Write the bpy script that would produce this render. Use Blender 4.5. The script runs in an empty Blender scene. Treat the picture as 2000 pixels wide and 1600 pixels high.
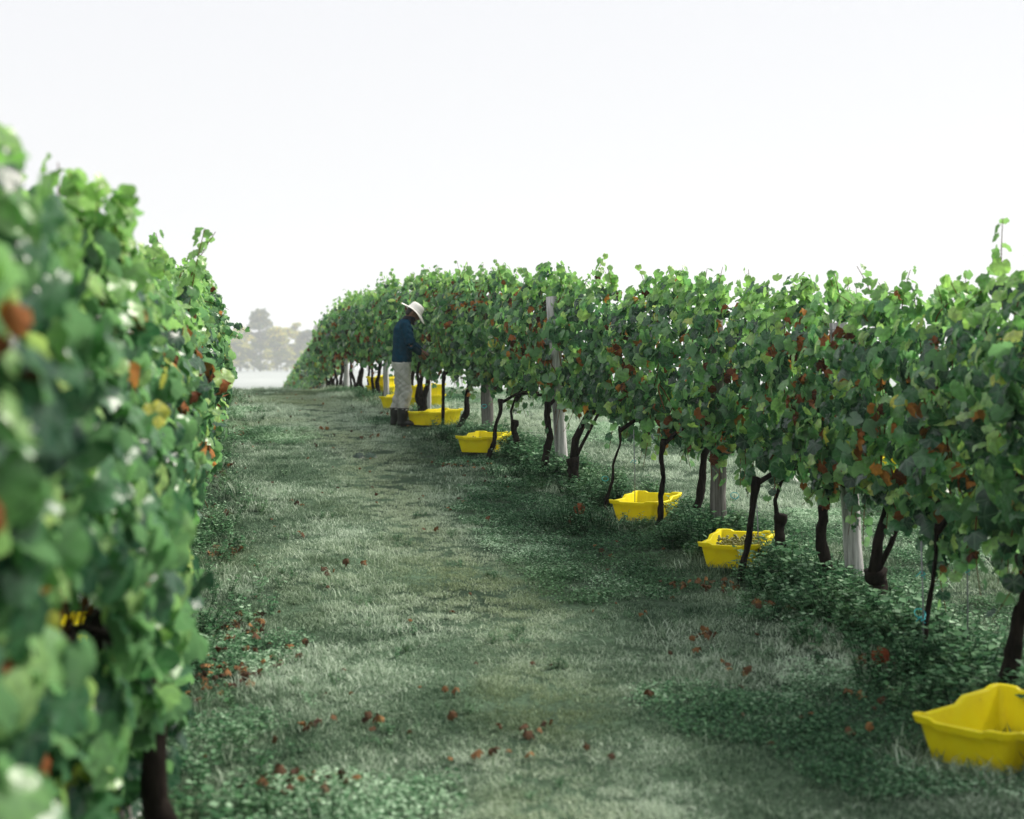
import bpy, bmesh, math, random
import numpy as np
from mathutils import Matrix, Vector

SC = bpy.context.scene
COL = SC.collection
RNG = np.random.default_rng(7)
random.seed(7)
R = math.radians

# ------------------------------------------------------------------ camera, sky, sun, exposure
FPX, CX, HY = 2778.0, 1000.0, 715.0        # focal length in photo pixels, optical centre, horizon row
CAM_H = 1.6
cam_d = bpy.data.cameras.new('camera')
cam = bpy.data.objects.new('camera', cam_d)
COL.objects.link(cam)
cam.location = (0, 0, CAM_H)
cam.rotation_euler = (R(90), 0, 0)
cam_d.sensor_width = 36
cam_d.lens = 50
cam_d.shift_y = -0.0425
cam_d.clip_start = 0.05
cam_d.clip_end = 6000
cam_d.dof.use_dof = True
cam_d.dof.focus_distance = 12.5
cam_d.dof.aperture_fstop = 2.0
SC.camera = cam

world = bpy.data.worlds.new('World')
SC.world = world
world.use_nodes = True
wn, wl = world.node_tree.nodes, world.node_tree.links
wn.clear()
SUN_EL, SUN_AZ = 46, 66                    # azimuth from the view direction (+Y) towards +X
sky = wn.new('ShaderNodeTexSky')
sky.sky_type = 'NISHITA'
sky.sun_disc = False
sky.sun_elevation = R(SUN_EL)
sky.sun_rotation = R(SUN_AZ)
sky.dust_density = 4
smul = wn.new('ShaderNodeMixRGB'); smul.blend_type = 'MULTIPLY'; smul.inputs[0].default_value = 1
smul.inputs[2].default_value = (0.08, 0.08, 0.08, 1)
wl.new(sky.outputs[0], smul.inputs[1])
# bright morning fog: nearly even pale cover, whitest towards the horizon
tc = wn.new('ShaderNodeTexCoord'); sep = wn.new('ShaderNodeSeparateXYZ')
wl.new(tc.outputs['Generated'], sep.inputs[0])
ramp = wn.new('ShaderNodeValToRGB')
ramp.color_ramp.elements[0].position = 0.0; ramp.color_ramp.elements[0].color = (1.06, 1.06, 1.06, 1)
ramp.color_ramp.elements[1].position = 0.26; ramp.color_ramp.elements[1].color = (0.97, 0.98, 1.015, 1)
wl.new(sep.outputs['Z'], ramp.inputs[0])
mixs = wn.new('ShaderNodeMixRGB'); mixs.inputs[0].default_value = 0.97
wl.new(smul.outputs[0], mixs.inputs[1]); wl.new(ramp.outputs[0], mixs.inputs[2])
bg = wn.new('ShaderNodeBackground'); bg.inputs[1].default_value = 0.685
wo = wn.new('ShaderNodeOutputWorld')
wl.new(mixs.outputs[0], bg.inputs[0]); wl.new(bg.outputs[0], wo.inputs[0])

sun_d = bpy.data.lights.new('sun', 'SUN')
sun_d.energy = 4.0
sun_d.angle = R(22)
sun_d.color = (1.0, 0.94, 0.84)
sun = bpy.data.objects.new('sun', sun_d)
COL.objects.link(sun)
sdir = Vector((math.sin(R(SUN_AZ)) * math.cos(R(SUN_EL)), math.cos(R(SUN_AZ)) * math.cos(R(SUN_EL)), math.sin(R(SUN_EL))))
sun.rotation_euler = sdir.to_track_quat('Z', 'Y').to_euler()
sun.location = (30, 20, 30)

SC.view_settings.view_transform = 'Standard'
SC.view_settings.look = 'None'
SC.view_settings.gamma = 1
SC.view_settings.exposure = 0.5
SC.view_settings.use_curve_mapping = False
SC.render.engine = 'CYCLES'
cy = SC.cycles
cy.max_bounces = 6; cy.diffuse_bounces = 3; cy.glossy_bounces = 2; cy.transmission_bounces = 3
cy.transparent_max_bounces = 4; cy.volume_bounces = 2
cy.use_denoising = True
cy.sample_clamp_indirect = 4
HAZE = 0.0007

# ------------------------------------------------------------------ helpers
def tag(o, label=None, cat=None, group=None, kind=None):
    if label: o['label'] = label
    if cat: o['category'] = cat
    if group: o['group'] = group
    if kind: o['kind'] = kind
    return o

def empty(name, loc, label=None, cat=None, group=None, rz=0.0):
    o = bpy.data.objects.new(name, None)
    COL.objects.link(o)
    o.location = loc
    o.rotation_euler = (0, 0, rz)
    o.empty_display_size = 0.1
    return tag(o, label, cat, group)

def add(name, me, mat=None, parent=None, loc=None):
    o = bpy.data.objects.new(name, me)
    COL.objects.link(o)
    if mat is not None and not me.materials:
        me.materials.append(mat)
    if parent is not None: o.parent = parent
    if loc is not None: o.location = loc
    return o

def mesh_np(name, V, F, smooth=True, attrs=None):
    """V (n,3), F (m,k) uniform polygons -> mesh"""
    V = np.asarray(V, dtype=np.float32); F = np.asarray(F, dtype=np.int32)
    me = bpy.data.meshes.new(name)
    n, (m, k) = len(V), F.shape
    me.vertices.add(n); me.vertices.foreach_set('co', V.ravel())
    me.loops.add(m * k); me.loops.foreach_set('vertex_index', F.ravel())
    me.polygons.add(m)
    me.polygons.foreach_set('loop_start', np.arange(0, m * k, k, dtype=np.int32))
    me.polygons.foreach_set('use_smooth', np.full(m, smooth))
    for an, av in (attrs or {}).items():
        a = me.attributes.new(an, 'FLOAT', 'POINT')
        a.data.foreach_set('value', np.asarray(av, dtype=np.float32))
    me.update(calc_edges=True)
    me.validate()
    return me

class Geo:
    """collects triangles / quads (stored as tris) for one mesh"""
    def __init__(s): s.v = []; s.f = []; s.n = 0
    def add(s, V, F):
        V = np.asarray(V, float); F = np.asarray(F, int)
        if F.shape[1] == 4: F = np.vstack([F[:, [0, 1, 2]], F[:, [0, 2, 3]]])
        s.v.append(V); s.f.append(F + s.n); s.n += len(V)
    def mesh(s, name, smooth=True): return mesh_np(name, np.vstack(s.v), np.vstack(s.f), smooth)

def tube(path, rad, sides=6, cap=True, jitter=0.0, rng=RNG, squash=None):
    P = np.asarray(path, float); n = len(P)
    rad = np.broadcast_to(np.asarray(rad, float), (n,))
    T = np.gradient(P, axis=0); T /= np.linalg.norm(T, axis=1)[:, None] + 1e-9
    ref = np.array([0, 0, 1.0]) if abs(T[:, 2]).mean() < 0.7 else np.array([1.0, 0, 0])
    A = np.cross(T, ref); A /= np.linalg.norm(A, axis=1)[:, None] + 1e-9
    B = np.cross(T, A)
    th = np.linspace(0, 2 * np.pi, sides, endpoint=False)
    rr = rad[:, None] * (1 + jitter * rng.standard_normal((n, sides)))
    ra, rb = rr, rr * (1 if squash is None else squash)
    V = P[:, None, :] + (ra * np.cos(th))[:, :, None] * A[:, None, :] + (rb * np.sin(th))[:, :, None] * B[:, None, :]
    V = V.reshape(-1, 3)
    i = np.arange(n - 1)[:, None]; j = np.arange(sides)[None, :]; j2 = (j + 1) % sides
    F = np.stack([i * sides + j, i * sides + j2, (i + 1) * sides + j2, (i + 1) * sides + j], -1).reshape(-1, 4)
    F = np.vstack([F[:, [0, 2, 1]], F[:, [0, 3, 2]]])
    if cap:
        V = np.vstack([V, P[:1], P[-1:]])
        c0, c1 = n * sides, n * sides + 1
        jj = np.arange(sides); j2 = (jj + 1) % sides
        F = np.vstack([F, np.stack([np.full(sides, c0), jj, j2], -1),
                       np.stack([np.full(sides, c1), (n - 1) * sides + j2, (n - 1) * sides + jj], -1)])
    return V, F

def hash2(ix, iy, seed):
    h = (ix.astype(np.int64) * 374761393 + iy.astype(np.int64) * 668265263 + seed * 1442695041) & 0xffffffff
    h = ((h ^ (h >> 13)) * 1274126177) & 0xffffffff
    return ((h ^ (h >> 16)) & 0xffff) / 65535.0

def vnoise(x, y, seed=0):
    x = np.asarray(x, float); y = np.asarray(y, float)
    ix, iy = np.floor(x), np.floor(y)
    fx, fy = x - ix, y - iy
    fx = fx * fx * (3 - 2 * fx); fy = fy * fy * (3 - 2 * fy)
    a, b = hash2(ix, iy, seed), hash2(ix + 1, iy, seed)
    c, d = hash2(ix, iy + 1, seed), hash2(ix + 1, iy + 1, seed)
    return (a * (1 - fx) + b * fx) * (1 - fy) + (c * (1 - fx) + d * fx) * fy

def fbm(x, y, seed=0, o=3):
    s = 0; a = 0.5; t = 0
    for k in range(o):
        s = s + a * vnoise(np.asarray(x) * 2 ** k, np.asarray(y) * 2 ** k, seed + k); t += a; a *= 0.5
    return s / t

# ------------------------------------------------------------------ terrain and rows
GZ = np.array([-80, 0, 5, 7.4, 9.1, 10.9, 12.8, 14.6, 16.7, 19.5, 23, 26.5, 33, 38, 45, 60, 90, 150, 250, 400, 700, 1200, 3000.])
GH = np.array([-1.7, -1.6, -1.62, -1.66, -1.59, -1.48, -1.32, -1.18, -1.0, -.81, -.64, -.56, -.58, -.74, -1.05, -1.7, -2.9, -3.6, -3.9, -3.6, -2.6, -2.8, -4.0])
_z = np.arange(-80, 120, 0.25); _h = np.interp(_z, GZ, GH)
_k = np.hanning(15); _k /= _k.sum()
_hs = np.convolve(np.pad(_h, 7, mode='edge'), _k, 'valid')
def ground(x, y):
    x = np.asarray(x, float); y = np.asarray(y, float)
    g = np.where(y < 110, np.interp(y, _z, _hs), np.interp(y, GZ, GH)) + CAM_H
    near = np.clip(1 - y / 90, 0, 1)
    g = g + near * (0.05 * (fbm(x * 0.7 + 40, y * 0.7, 3) - 0.5) + 0.02 * (fbm(x * 2.2, y * 2.2, 9) - 0.5))
    g = g + np.clip((y - 150) / 300, 0, 1) * 1.2 * (fbm(x * 0.012, y * 0.012, 21) - 0.5)
    return g

def at(px, py, z0=3.0, z1=60.0):
    """world ground point that the photo shows at (px, py)"""
    Z = np.arange(z0, z1, 0.02)
    X = (px - CX) / FPX * Z
    ray = CAM_H - (py - HY) / FPX * Z
    hit = np.nonzero(ray <= ground(X, Z))[0]
    i = hit[0] if len(hit) else -1
    return float(X[i]), float(Z[i])

def curve_fn(zs, xs):
    t = np.arange(-20, 120, 0.25); v = np.interp(t, zs, xs)
    # extend slopes linearly beyond the ends
    k = np.hanning(13); k /= k.sum()
    s = np.convolve(np.pad(v, 6, mode='reflect', reflect_type='odd'), k, 'valid')
    return lambda z: np.interp(z, t, s)
XR = curve_fn([-20, 5, 7.4, 9.1, 10.9, 12.8, 14.6, 16.7, 19.8, 26.5, 33, 45, 60, 75, 90, 120],
              [2.9, 2.68, 2.56, 2.30, 2.00, 1.36, 0.68, 0.05, -0.80, -2.62, -4.05, -6.15, -8.9, -11.5, -14.2, -19.5])
XL = curve_fn([-20, 0, 3, 4, 5, 8, 12, 20, 33, 50, 120],
              [-1.03, -1.08, -1.21, -1.31, -1.47, -2.08, -2.82, -4.48, -7.02, -10.3, -24.0])

def row_frame(XF, z):
    d = 0.05
    tx = (XF(z + d) - XF(z - d)) / (2 * d)
    L = np.sqrt(1 + tx * tx)
    return tx / L, 1 / L          # tangent (x, y)

# ------------------------------------------------------------------ materials
def mat(name):
    m = bpy.data.materials.new(name); m.use_nodes = True
    return m, m.node_tree.nodes, m.node_tree.links

def N(nodes, t, **kw):
    n = nodes.new(t)
    for k, v in kw.items(): setattr(n, k, v)
    return n

def ramp_node(nodes, stops):
    r = nodes.new('ShaderNodeValToRGB'); e = r.color_ramp.elements
    while len(e) > 1: e.remove(e[-1])
    e[0].position = stops[0][0]; e[0].color = (*stops[0][1], 1)
    for p, c in stops[1:]:
        x = e.new(p); x.color = (*c, 1)
    return r

def leaf_material(name, stops, under, trans=0.36, rough=0.27, vein=1.0, spec=0.45):
    m, n, l = mat(name)
    p = n['Principled BSDF']; out = n['Material Output']
    oi = N(n, 'ShaderNodeObjectInfo'); at_ = N(n, 'ShaderNodeAttribute', attribute_name='tint')
    ad = N(n, 'ShaderNodeMath', operation='ADD'); fr = N(n, 'ShaderNodeMath', operation='FRACT')
    l.new(oi.outputs['Random'], ad.inputs[0]); l.new(at_.outputs['Fac'], ad.inputs[1]); l.new(ad.outputs[0], fr.inputs[0])
    rp = ramp_node(n, stops); l.new(fr.outputs[0], rp.inputs[0])
    # mottling and veins
    ge = N(n, 'ShaderNodeNewGeometry')
    nz = N(n, 'ShaderNodeTexNoise'); nz.inputs['Scale'].default_value = 38; nz.inputs['Detail'].default_value = 3
    l.new(ge.outputs['Position'], nz.inputs['Vector'])
    mr = N(n, 'ShaderNodeMapRange'); mr.inputs[1].default_value = .3; mr.inputs[2].default_value = .7; mr.inputs[3].default_value = .72; mr.inputs[4].default_value = 1.3
    l.new(nz.outputs[0], mr.inputs[0])
    mu = N(n, 'ShaderNodeMixRGB', blend_type='MULTIPLY'); mu.inputs[0].default_value = 1
    l.new(rp.outputs[0], mu.inputs[1]); l.new(mr.outputs[0], mu.inputs[2])
    ve = N(n, 'ShaderNodeAttribute', attribute_name='vein')
    pw = N(n, 'ShaderNodeMath', operation='POWER'); pw.inputs[1].default_value = 7
    l.new(ve.outputs['Fac'], pw.inputs[0])
    vs = N(n, 'ShaderNodeMath', operation='MULTIPLY'); vs.inputs[1].default_value = 0.45 * vein
    l.new(pw.outputs[0], vs.inputs[0])
    mv = N(n, 'ShaderNodeMixRGB'); mv.inputs[2].default_value = (*under, 1)
    l.new(vs.outputs[0], mv.inputs[0]); l.new(mu.outputs[0], mv.inputs[1])
    # pale underside
    ub = N(n, 'ShaderNodeMath', operation='MULTIPLY'); ub.inputs[1].default_value = 0.6
    l.new(ge.outputs['Backfacing'], ub.inputs[0])
    mb = N(n, 'ShaderNodeMixRGB'); mb.inputs[2].default_value = (*under, 1)
    l.new(ub.outputs[0], mb.inputs[0]); l.new(mv.outputs[0], mb.inputs[1])
    l.new(mb.outputs[0], p.inputs['Base Color'])
    p.inputs['Roughness'].default_value = rough
    p.inputs['Specular IOR Level'].default_value = spec
    bmp = N(n, 'ShaderNodeBump'); bmp.inputs['Strength'].default_value = 0.35; bmp.inputs['Distance'].default_value = 0.006
    l.new(nz.outputs[0], bmp.inputs['Height']); l.new(bmp.outputs[0], p.inputs['Normal'])
    tr = N(n, 'ShaderNodeBsdfTranslucent')
    tm = N(n, 'ShaderNodeMixRGB', blend_type='MULTIPLY'); tm.inputs[0].default_value = 1; tm.inputs[2].default_value = (1.9, 2.3, 1.5, 1)
    l.new(mb.outputs[0], tm.inputs[1]); l.new(tm.outputs[0], tr.inputs[0])
    mx = N(n, 'ShaderNodeMixShader'); mx.inputs[0].default_value = trans
    l.new(p.outputs[0], mx.inputs[1]); l.new(tr.outputs[0], mx.inputs[2]); l.new(mx.outputs[0], out.inputs[0])
    return m

M_LEAF = leaf_material('vine_leaf_green',
    [(0, (.010, .036, .022)), (.28, (.028, .088, .046)), (.52, (.062, .165, .072)), (.75, (.14, .29, .11)), (.90, (.27, .42, .16)), (.985, (.36, .48, .14)), (1, (.52, .46, .07))],
    (.16, .26, .17))
M_TIP = leaf_material('vine_leaf_young',
    [(0, (.10, .22, .07)), (.5, (.18, .33, .10)), (1, (.30, .45, .13))], (.18, .27, .15), trans=0.42)
M_DEAD = leaf_material('vine_leaf_withered',
    [(0, (.035, .012, .008)), (.3, (.11, .034, .014)), (.65, (.25, .085, .024)), (1, (.44, .19, .04))], (.30, .12, .05), trans=0.25, rough=.7, spec=.2)
M_LITTER = leaf_material('fallen_leaf_brown',
    [(0, (.03, .018, .011)), (.5, (.085, .046, .022)), (.85, (.17, .085, .03)), (1, (.28, .15, .055))], (.2, .08, .04), trans=0.05, rough=.8, spec=.2)

def grass_material(name, dark, mid, pale, warm):
    m, n, l = mat(name)
    p = n['Principled BSDF']; out = n['Material Output']
    to = N(n, 'ShaderNodeAttribute', attribute_name='tone'); to.attribute_type = 'INSTANCER'
    wa = N(n, 'ShaderNodeAttribute', attribute_name='warm'); wa.attribute_type = 'INSTANCER'
    br = N(n, 'ShaderNodeAttribute', attribute_name='br')
    ma = N(n, 'ShaderNodeMath', operation='MULTIPLY_ADD'); ma.inputs[1].default_value = 0.7
    l.new(br.outputs['Fac'], ma.inputs[0]); l.new(to.outputs['Fac'], ma.inputs[2])
    rp = ramp_node(n, [(0.1, dark), (.52, mid), (.8, tuple((a_ + b_) / 2 for a_, b_ in zip(mid, pale))), (1.0, pale)])
    l.new(ma.outputs[0], rp.inputs[0])
    mw = N(n, 'ShaderNodeMixRGB'); mw.inputs[2].default_value = (*warm, 1)
    l.new(wa.outputs['Fac'], mw.inputs[0]); l.new(rp.outputs[0], mw.inputs[1])
    l.new(mw.outputs[0], p.inputs['Base Color'])
    p.inputs['Roughness'].default_value = .5
    p.inputs['Specular IOR Level'].default_value = .14
    tr = N(n, 'ShaderNodeBsdfTranslucent'); l.new(mw.outputs[0], tr.inputs[0])
    mx = N(n, 'ShaderNodeMixShader'); mx.inputs[0].default_value = .3
    l.new(p.outputs[0], mx.inputs[1]); l.new(tr.outputs[0], mx.inputs[2]); l.new(mx.outputs[0], out.inputs[0])
    return m
M_GRASS = grass_material('dewy_grass', (.020, .062, .032), (.175, .275, .165), (.64, .75, .60), (.36, .42, .20))
M_CLOVER = grass_material('clover', (.022, .08, .036), (.10, .24, .11), (.50, .68, .48), (.2, .3, .12))
M_WEED = grass_material('weed_leaves', (.014, .065, .026), (.085, .225, .095), (.46, .64, .44), (.14, .22, .07))

def bark_material(name, c0, c1, scale=26, stretch=0.22, bump=.9):
    m, n, l = mat(name); p = n['Principled BSDF']
    ge = N(n, 'ShaderNodeNewGeometry'); mp = N(n, 'ShaderNodeMapping'); mp.inputs['Scale'].default_value = (1, 1, stretch)
    l.new(ge.outputs['Position'], mp.inputs[0])
    nz = N(n, 'ShaderNodeTexNoise'); nz.inputs['Scale'].default_value = scale; nz.inputs['Detail'].default_value = 6; nz.inputs['Roughness'].default_value = .7
    l.new(mp.outputs[0], nz.inputs['Vector'])
    rp = ramp_node(n, [(.34, c0), (.62, c1)]); l.new(nz.outputs[0], rp.inputs[0]); l.new(rp.outputs[0], p.inputs['Base Color'])
    b = N(n, 'ShaderNodeBump'); b.inputs['Strength'].default_value = bump; b.inputs['Distance'].default_value = .01
    l.new(nz.outputs[0], b.inputs['Height']); l.new(b.outputs[0], p.inputs['Normal'])
    p.inputs['Roughness'].default_value = .85
    p.inputs['Specular IOR Level'].default_value = .08
    return m
M_BARK = bark_material('vine_bark', (.0015, .0013, .001), (.020, .015, .012))
M_CANE = bark_material('vine_cane', (.07, .025, .012), (.2, .09, .035), 30, .1, .2)
M_POST = bark_material('weathered_post_wood', (.16, .155, .15), (.62, .61, .60), 34, .05, .6)
M_POSTD = bark_material('dark_post_wood', (.05, .045, .04), (.22, .21, .20), 34, .05, .6)
M_TREEBARK = bark_material('tree_bark', (.05, .045, .04), (.14, .12, .1), 2, .3)

def plain(name, c, rough=.5, metal=0, spec=.5, var=0.0, scale=20):
    m, n, l = mat(name); p = n['Principled BSDF']
    p.inputs['Roughness'].default_value = rough; p.inputs['Metallic'].default_value = metal
    p.inputs['Specular IOR Level'].default_value = spec
    p.inputs['Base Color'].default_value = (*c, 1)
    if var:
        ge = N(n, 'ShaderNodeTexCoord'); nz = N(n, 'ShaderNodeTexNoise'); nz.inputs['Scale'].default_value = scale; nz.inputs['Detail'].default_value = 5
        l.new(ge.outputs['Object'], nz.inputs['Vector'])
        rp = ramp_node(n, [(.3, tuple(x * (1 - var) for x in c)), (.7, tuple(min(1, x * (1 + var)) for x in c))])
        l.new(nz.outputs[0], rp.inputs[0]); l.new(rp.outputs[0], p.inputs['Base Color'])
        b = N(n, 'ShaderNodeBump'); b.inputs['Strength'].default_value = .25; b.inputs['Distance'].default_value = .004
        l.new(nz.outputs[0], b.inputs['Height']); l.new(b.outputs[0], p.inputs['Normal'])
    return m
M_WIRE = plain('galvanised_wire', (.22, .23, .24), .5, .6)
M_TIE = plain('teal_plastic_tie', (.01, .42, .45), .4)

def crate_material():
    m, n, l = mat('yellow_plastic'); p = n['Principled BSDF']
    t = N(n, 'ShaderNodeTexCoord'); nz = N(n, 'ShaderNodeTexNoise'); nz.inputs['Scale'].default_value = 9; nz.inputs['Detail'].default_value = 7; nz.inputs['Roughness'].default_value = .7
    l.new(t.outputs['Object'], nz.inputs['Vector'])
    rp = ramp_node(n, [(.27, (.42, .31, .03)), (.33, (.92, .77, .008)), (.5, (1.0, .87, .008)), (.75, (1.0, .91, .02))])
    l.new(nz.outputs[0], rp.inputs[0]); l.new(rp.outputs[0], p.inputs['Base Color'])
    r2 = ramp_node(n, [(.3, (.6,) * 3), (.7, (.36,) * 3)]); l.new(nz.outputs[0], r2.inputs[0]); l.new(r2.outputs[0], p.inputs['Roughness'])
    p.inputs['Specular IOR Level'].default_value = .3
    tr = N(n, 'ShaderNodeBsdfTranslucent'); tr.inputs[0].default_value = (.9, .75, .02, 1)
    mx = N(n, 'ShaderNodeMixShader'); mx.inputs[0].default_value = .22
    l.new(p.outputs[0], mx.inputs[1]); l.new(tr.outputs[0], mx.inputs[2]); l.new(mx.outputs[0], n['Material Output'].inputs[0])
    return m
M_CRATE = crate_material()
M_CRATEMARK = plain('crate_moulded_ring', (.34, .25, .02), .5)
M_INK = plain('dark_blue_print', (.02, .03, .08), .6)

def ground_material():
    m, n, l = mat('lane_turf'); p = n['Principled BSDF']
    ge = N(n, 'ShaderNodeNewGeometry')
    n1 = N(n, 'ShaderNodeTexNoise'); n1.inputs['Scale'].default_value = .9; n1.inputs['Detail'].default_value = 8
    n2 = N(n, 'ShaderNodeTexNoise'); n2.inputs['Scale'].default_value = 30; n2.inputs['Detail'].default_value = 4
    l.new(ge.outputs['Position'], n1.inputs['Vector']); l.new(ge.outputs['Position'], n2.inputs['Vector'])
    r1 = ramp_node(n, [(.35, (.03, .055, .032)), (.65, (.085, .14, .085))]); l.new(n1.outputs[0], r1.inputs[0])
    r2 = ramp_node(n, [(.35, (.4,) * 3), (.7, (1.35,) * 3)]); l.new(n2.outputs[0], r2.inputs[0])
    mu = N(n, 'ShaderNodeMixRGB', blend_type='MULTIPLY'); mu.inputs[0].default_value = .8
    l.new(r1.outputs[0], mu.inputs[1]); l.new(r2.outputs[0], mu.inputs[2])
    # far meadow grass, its colour paled to stand in for ground mist
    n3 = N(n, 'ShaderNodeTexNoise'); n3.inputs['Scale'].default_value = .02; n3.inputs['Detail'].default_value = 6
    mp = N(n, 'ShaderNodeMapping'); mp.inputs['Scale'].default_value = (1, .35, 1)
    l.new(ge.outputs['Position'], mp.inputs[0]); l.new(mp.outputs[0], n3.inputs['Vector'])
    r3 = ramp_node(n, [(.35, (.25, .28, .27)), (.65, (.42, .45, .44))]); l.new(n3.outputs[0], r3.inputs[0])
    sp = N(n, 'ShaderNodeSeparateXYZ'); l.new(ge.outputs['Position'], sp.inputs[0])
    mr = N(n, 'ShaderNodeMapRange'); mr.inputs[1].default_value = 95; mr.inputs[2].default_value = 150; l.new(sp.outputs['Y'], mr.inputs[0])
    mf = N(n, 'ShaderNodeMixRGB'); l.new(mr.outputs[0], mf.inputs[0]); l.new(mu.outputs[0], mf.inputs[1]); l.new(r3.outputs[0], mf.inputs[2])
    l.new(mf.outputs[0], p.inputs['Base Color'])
    p.inputs['Roughness'].default_value = .95; p.inputs['Specular IOR Level'].default_value = .1
    b = N(n, 'ShaderNodeBump'); b.inputs['Strength'].default_value = .8; b.inputs['Distance'].default_value = .02
    l.new(n2.outputs[0], b.inputs['Height']); l.new(b.outputs[0], p.inputs['Normal'])
    return m

# ------------------------------------------------------------------ ground sheet
xs = np.concatenate([-np.geomspace(900, 14, 22), np.arange(-13, 13.01, .3), np.geomspace(14, 900, 22)])
ys = np.concatenate([np.array([-80, -50, -30, -18, -10, -6, -3]), np.arange(-2, 50, .3), np.arange(50, 130, 2.0), np.geomspace(132, 2500, 50)])
GX, GY = np.meshgrid(xs, ys)
V = np.stack([GX, GY, ground(GX, GY)], -1).reshape(-1, 3)
nx = len(xs); i = np.arange(len(ys) - 1)[:, None]; j = np.arange(nx - 1)[None, :]
F = np.stack([i * nx + j, i * nx + j + 1, (i + 1) * nx + j + 1, (i + 1) * nx + j], -1).reshape(-1, 4)
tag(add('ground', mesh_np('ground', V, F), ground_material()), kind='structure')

# haze
hz_m, hn, hl = mat('morning_haze')
hn.remove(hn['Principled BSDF'])
pv = N(hn, 'ShaderNodeVolumePrincipled')
pv.inputs['Color'].default_value = (.955, .98, 1, 1); pv.inputs['Density'].default_value = HAZE; pv.inputs['Anisotropy'].default_value = 0.4
hl.new(pv.outputs[0], hn['Material Output'].inputs['Volume'])
bm = bmesh.new(); bmesh.ops.create_cube(bm, size=1)
me = bpy.data.meshes.new('haze'); bm.to_mesh(me); bm.free()
hz = add('haze', me, hz_m)
hz.scale = (1900, 2700, 39.0); hz.location = (0, 1250, 12.7)
tag(hz, kind='stuff')

# ------------------------------------------------------------------ grass (geometry-node instances on scattered points)
def scatter_modifier(o, coll):
    g = bpy.data.node_groups.new(o.name + '_scatter', 'GeometryNodeTree')
    g.interface.new_socket('Geometry', in_out='INPUT', socket_type='NodeSocketGeometry')
    g.interface.new_socket('Geometry', in_out='OUTPUT', socket_type='NodeSocketGeometry')
    n, l = g.nodes, g.links
    gi, go = n.new('NodeGroupInput'), n.new('NodeGroupOutput')
    ip = n.new('GeometryNodeInstanceOnPoints'); ci = n.new('GeometryNodeCollectionInfo')
    ci.inputs['Collection'].default_value = coll; ci.inputs['Separate Children'].default_value = True; ci.inputs['Reset Children'].default_value = True
    ip.inputs['Pick Instance'].default_value = True
    def na(name, t):
        a = n.new('GeometryNodeInputNamedAttribute'); a.data_type = t; a.inputs['Name'].default_value = name; return a
    a1, a2, a3 = na('pick', 'INT'), na('rot', 'FLOAT_VECTOR'), na('scl', 'FLOAT')
    l.new(gi.outputs[0], ip.inputs['Points']); l.new(ci.outputs[0], ip.inputs['Instance'])
    l.new(a1.outputs[0], ip.inputs['Instance Index']); l.new(a2.outputs[0], ip.inputs['Rotation']); l.new(a3.outputs[0], ip.inputs['Scale'])
    l.new(ip.outputs[0], go.inputs[0])
    m = o.modifiers.new('scatter', 'NODES'); m.node_group = g

def points_mesh(name, P, pick, rot, scl, tone, warm):
    me = bpy.data.meshes.new(name)
    me.vertices.add(len(P)); me.vertices.foreach_set('co', P.astype(np.float32).ravel())
    a = me.attributes.new('pick', 'INT', 'POINT'); a.data.foreach_set('value', pick.astype(np.int32))
    a = me.attributes.new('rot', 'FLOAT_VECTOR', 'POINT'); a.data.foreach_set('vector', rot.astype(np.float32).ravel())
    for k, v in (('scl', scl), ('tone', tone), ('warm', warm)):
        a = me.attributes.new(k, 'FLOAT', 'POINT'); a.data.foreach_set('value', v.astype(np.float32))
    me.update(); return me

def blades(n, rad, hmin, hmax, w, lean, rng):
    """bent grass blades, 3 triangles each"""
    r = rad * np.sqrt(rng.random(n)); a = rng.random(n) * 2 * np.pi
    b = np.stack([r * np.cos(a), r * np.sin(a), np.full(n, -.01)], -1)
    h = rng.uniform(hmin, hmax, n); d = rng.random(n) * 2 * np.pi
    L = np.stack([np.cos(d), np.sin(d), np.zeros(n)], -1) * (h * rng.uniform(.1, lean, n))[:, None]
    s = d + np.pi / 2 + rng.normal(0, .5, n); S = np.stack([np.cos(s), np.sin(s), np.zeros(n)], -1) * w * rng.uniform(.7, 1.3, n)[:, None]
    up = np.zeros((n, 3)); up[:, 2] = h
    v0, v1 = b - S, b + S
    m_ = b + up * .6 + L * .35; v2, v3 = m_ + S * .8, m_ - S * .8
    v4 = b + up * (1 - .12 * (np.linalg.norm(L, axis=1) / h)[:, None]) + L
    V = np.stack([v0, v1, v2, v3, v4], 1).reshape(-1, 3)
    k = np.arange(n)[:, None] * 5
    F = np.concatenate([k + np.array([[0, 1, 2]]), k + np.array([[0, 2, 3]]), k + np.array([[3, 2, 4]])], 0)
    return V, F, np.repeat(rng.random(n), 5)

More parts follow.
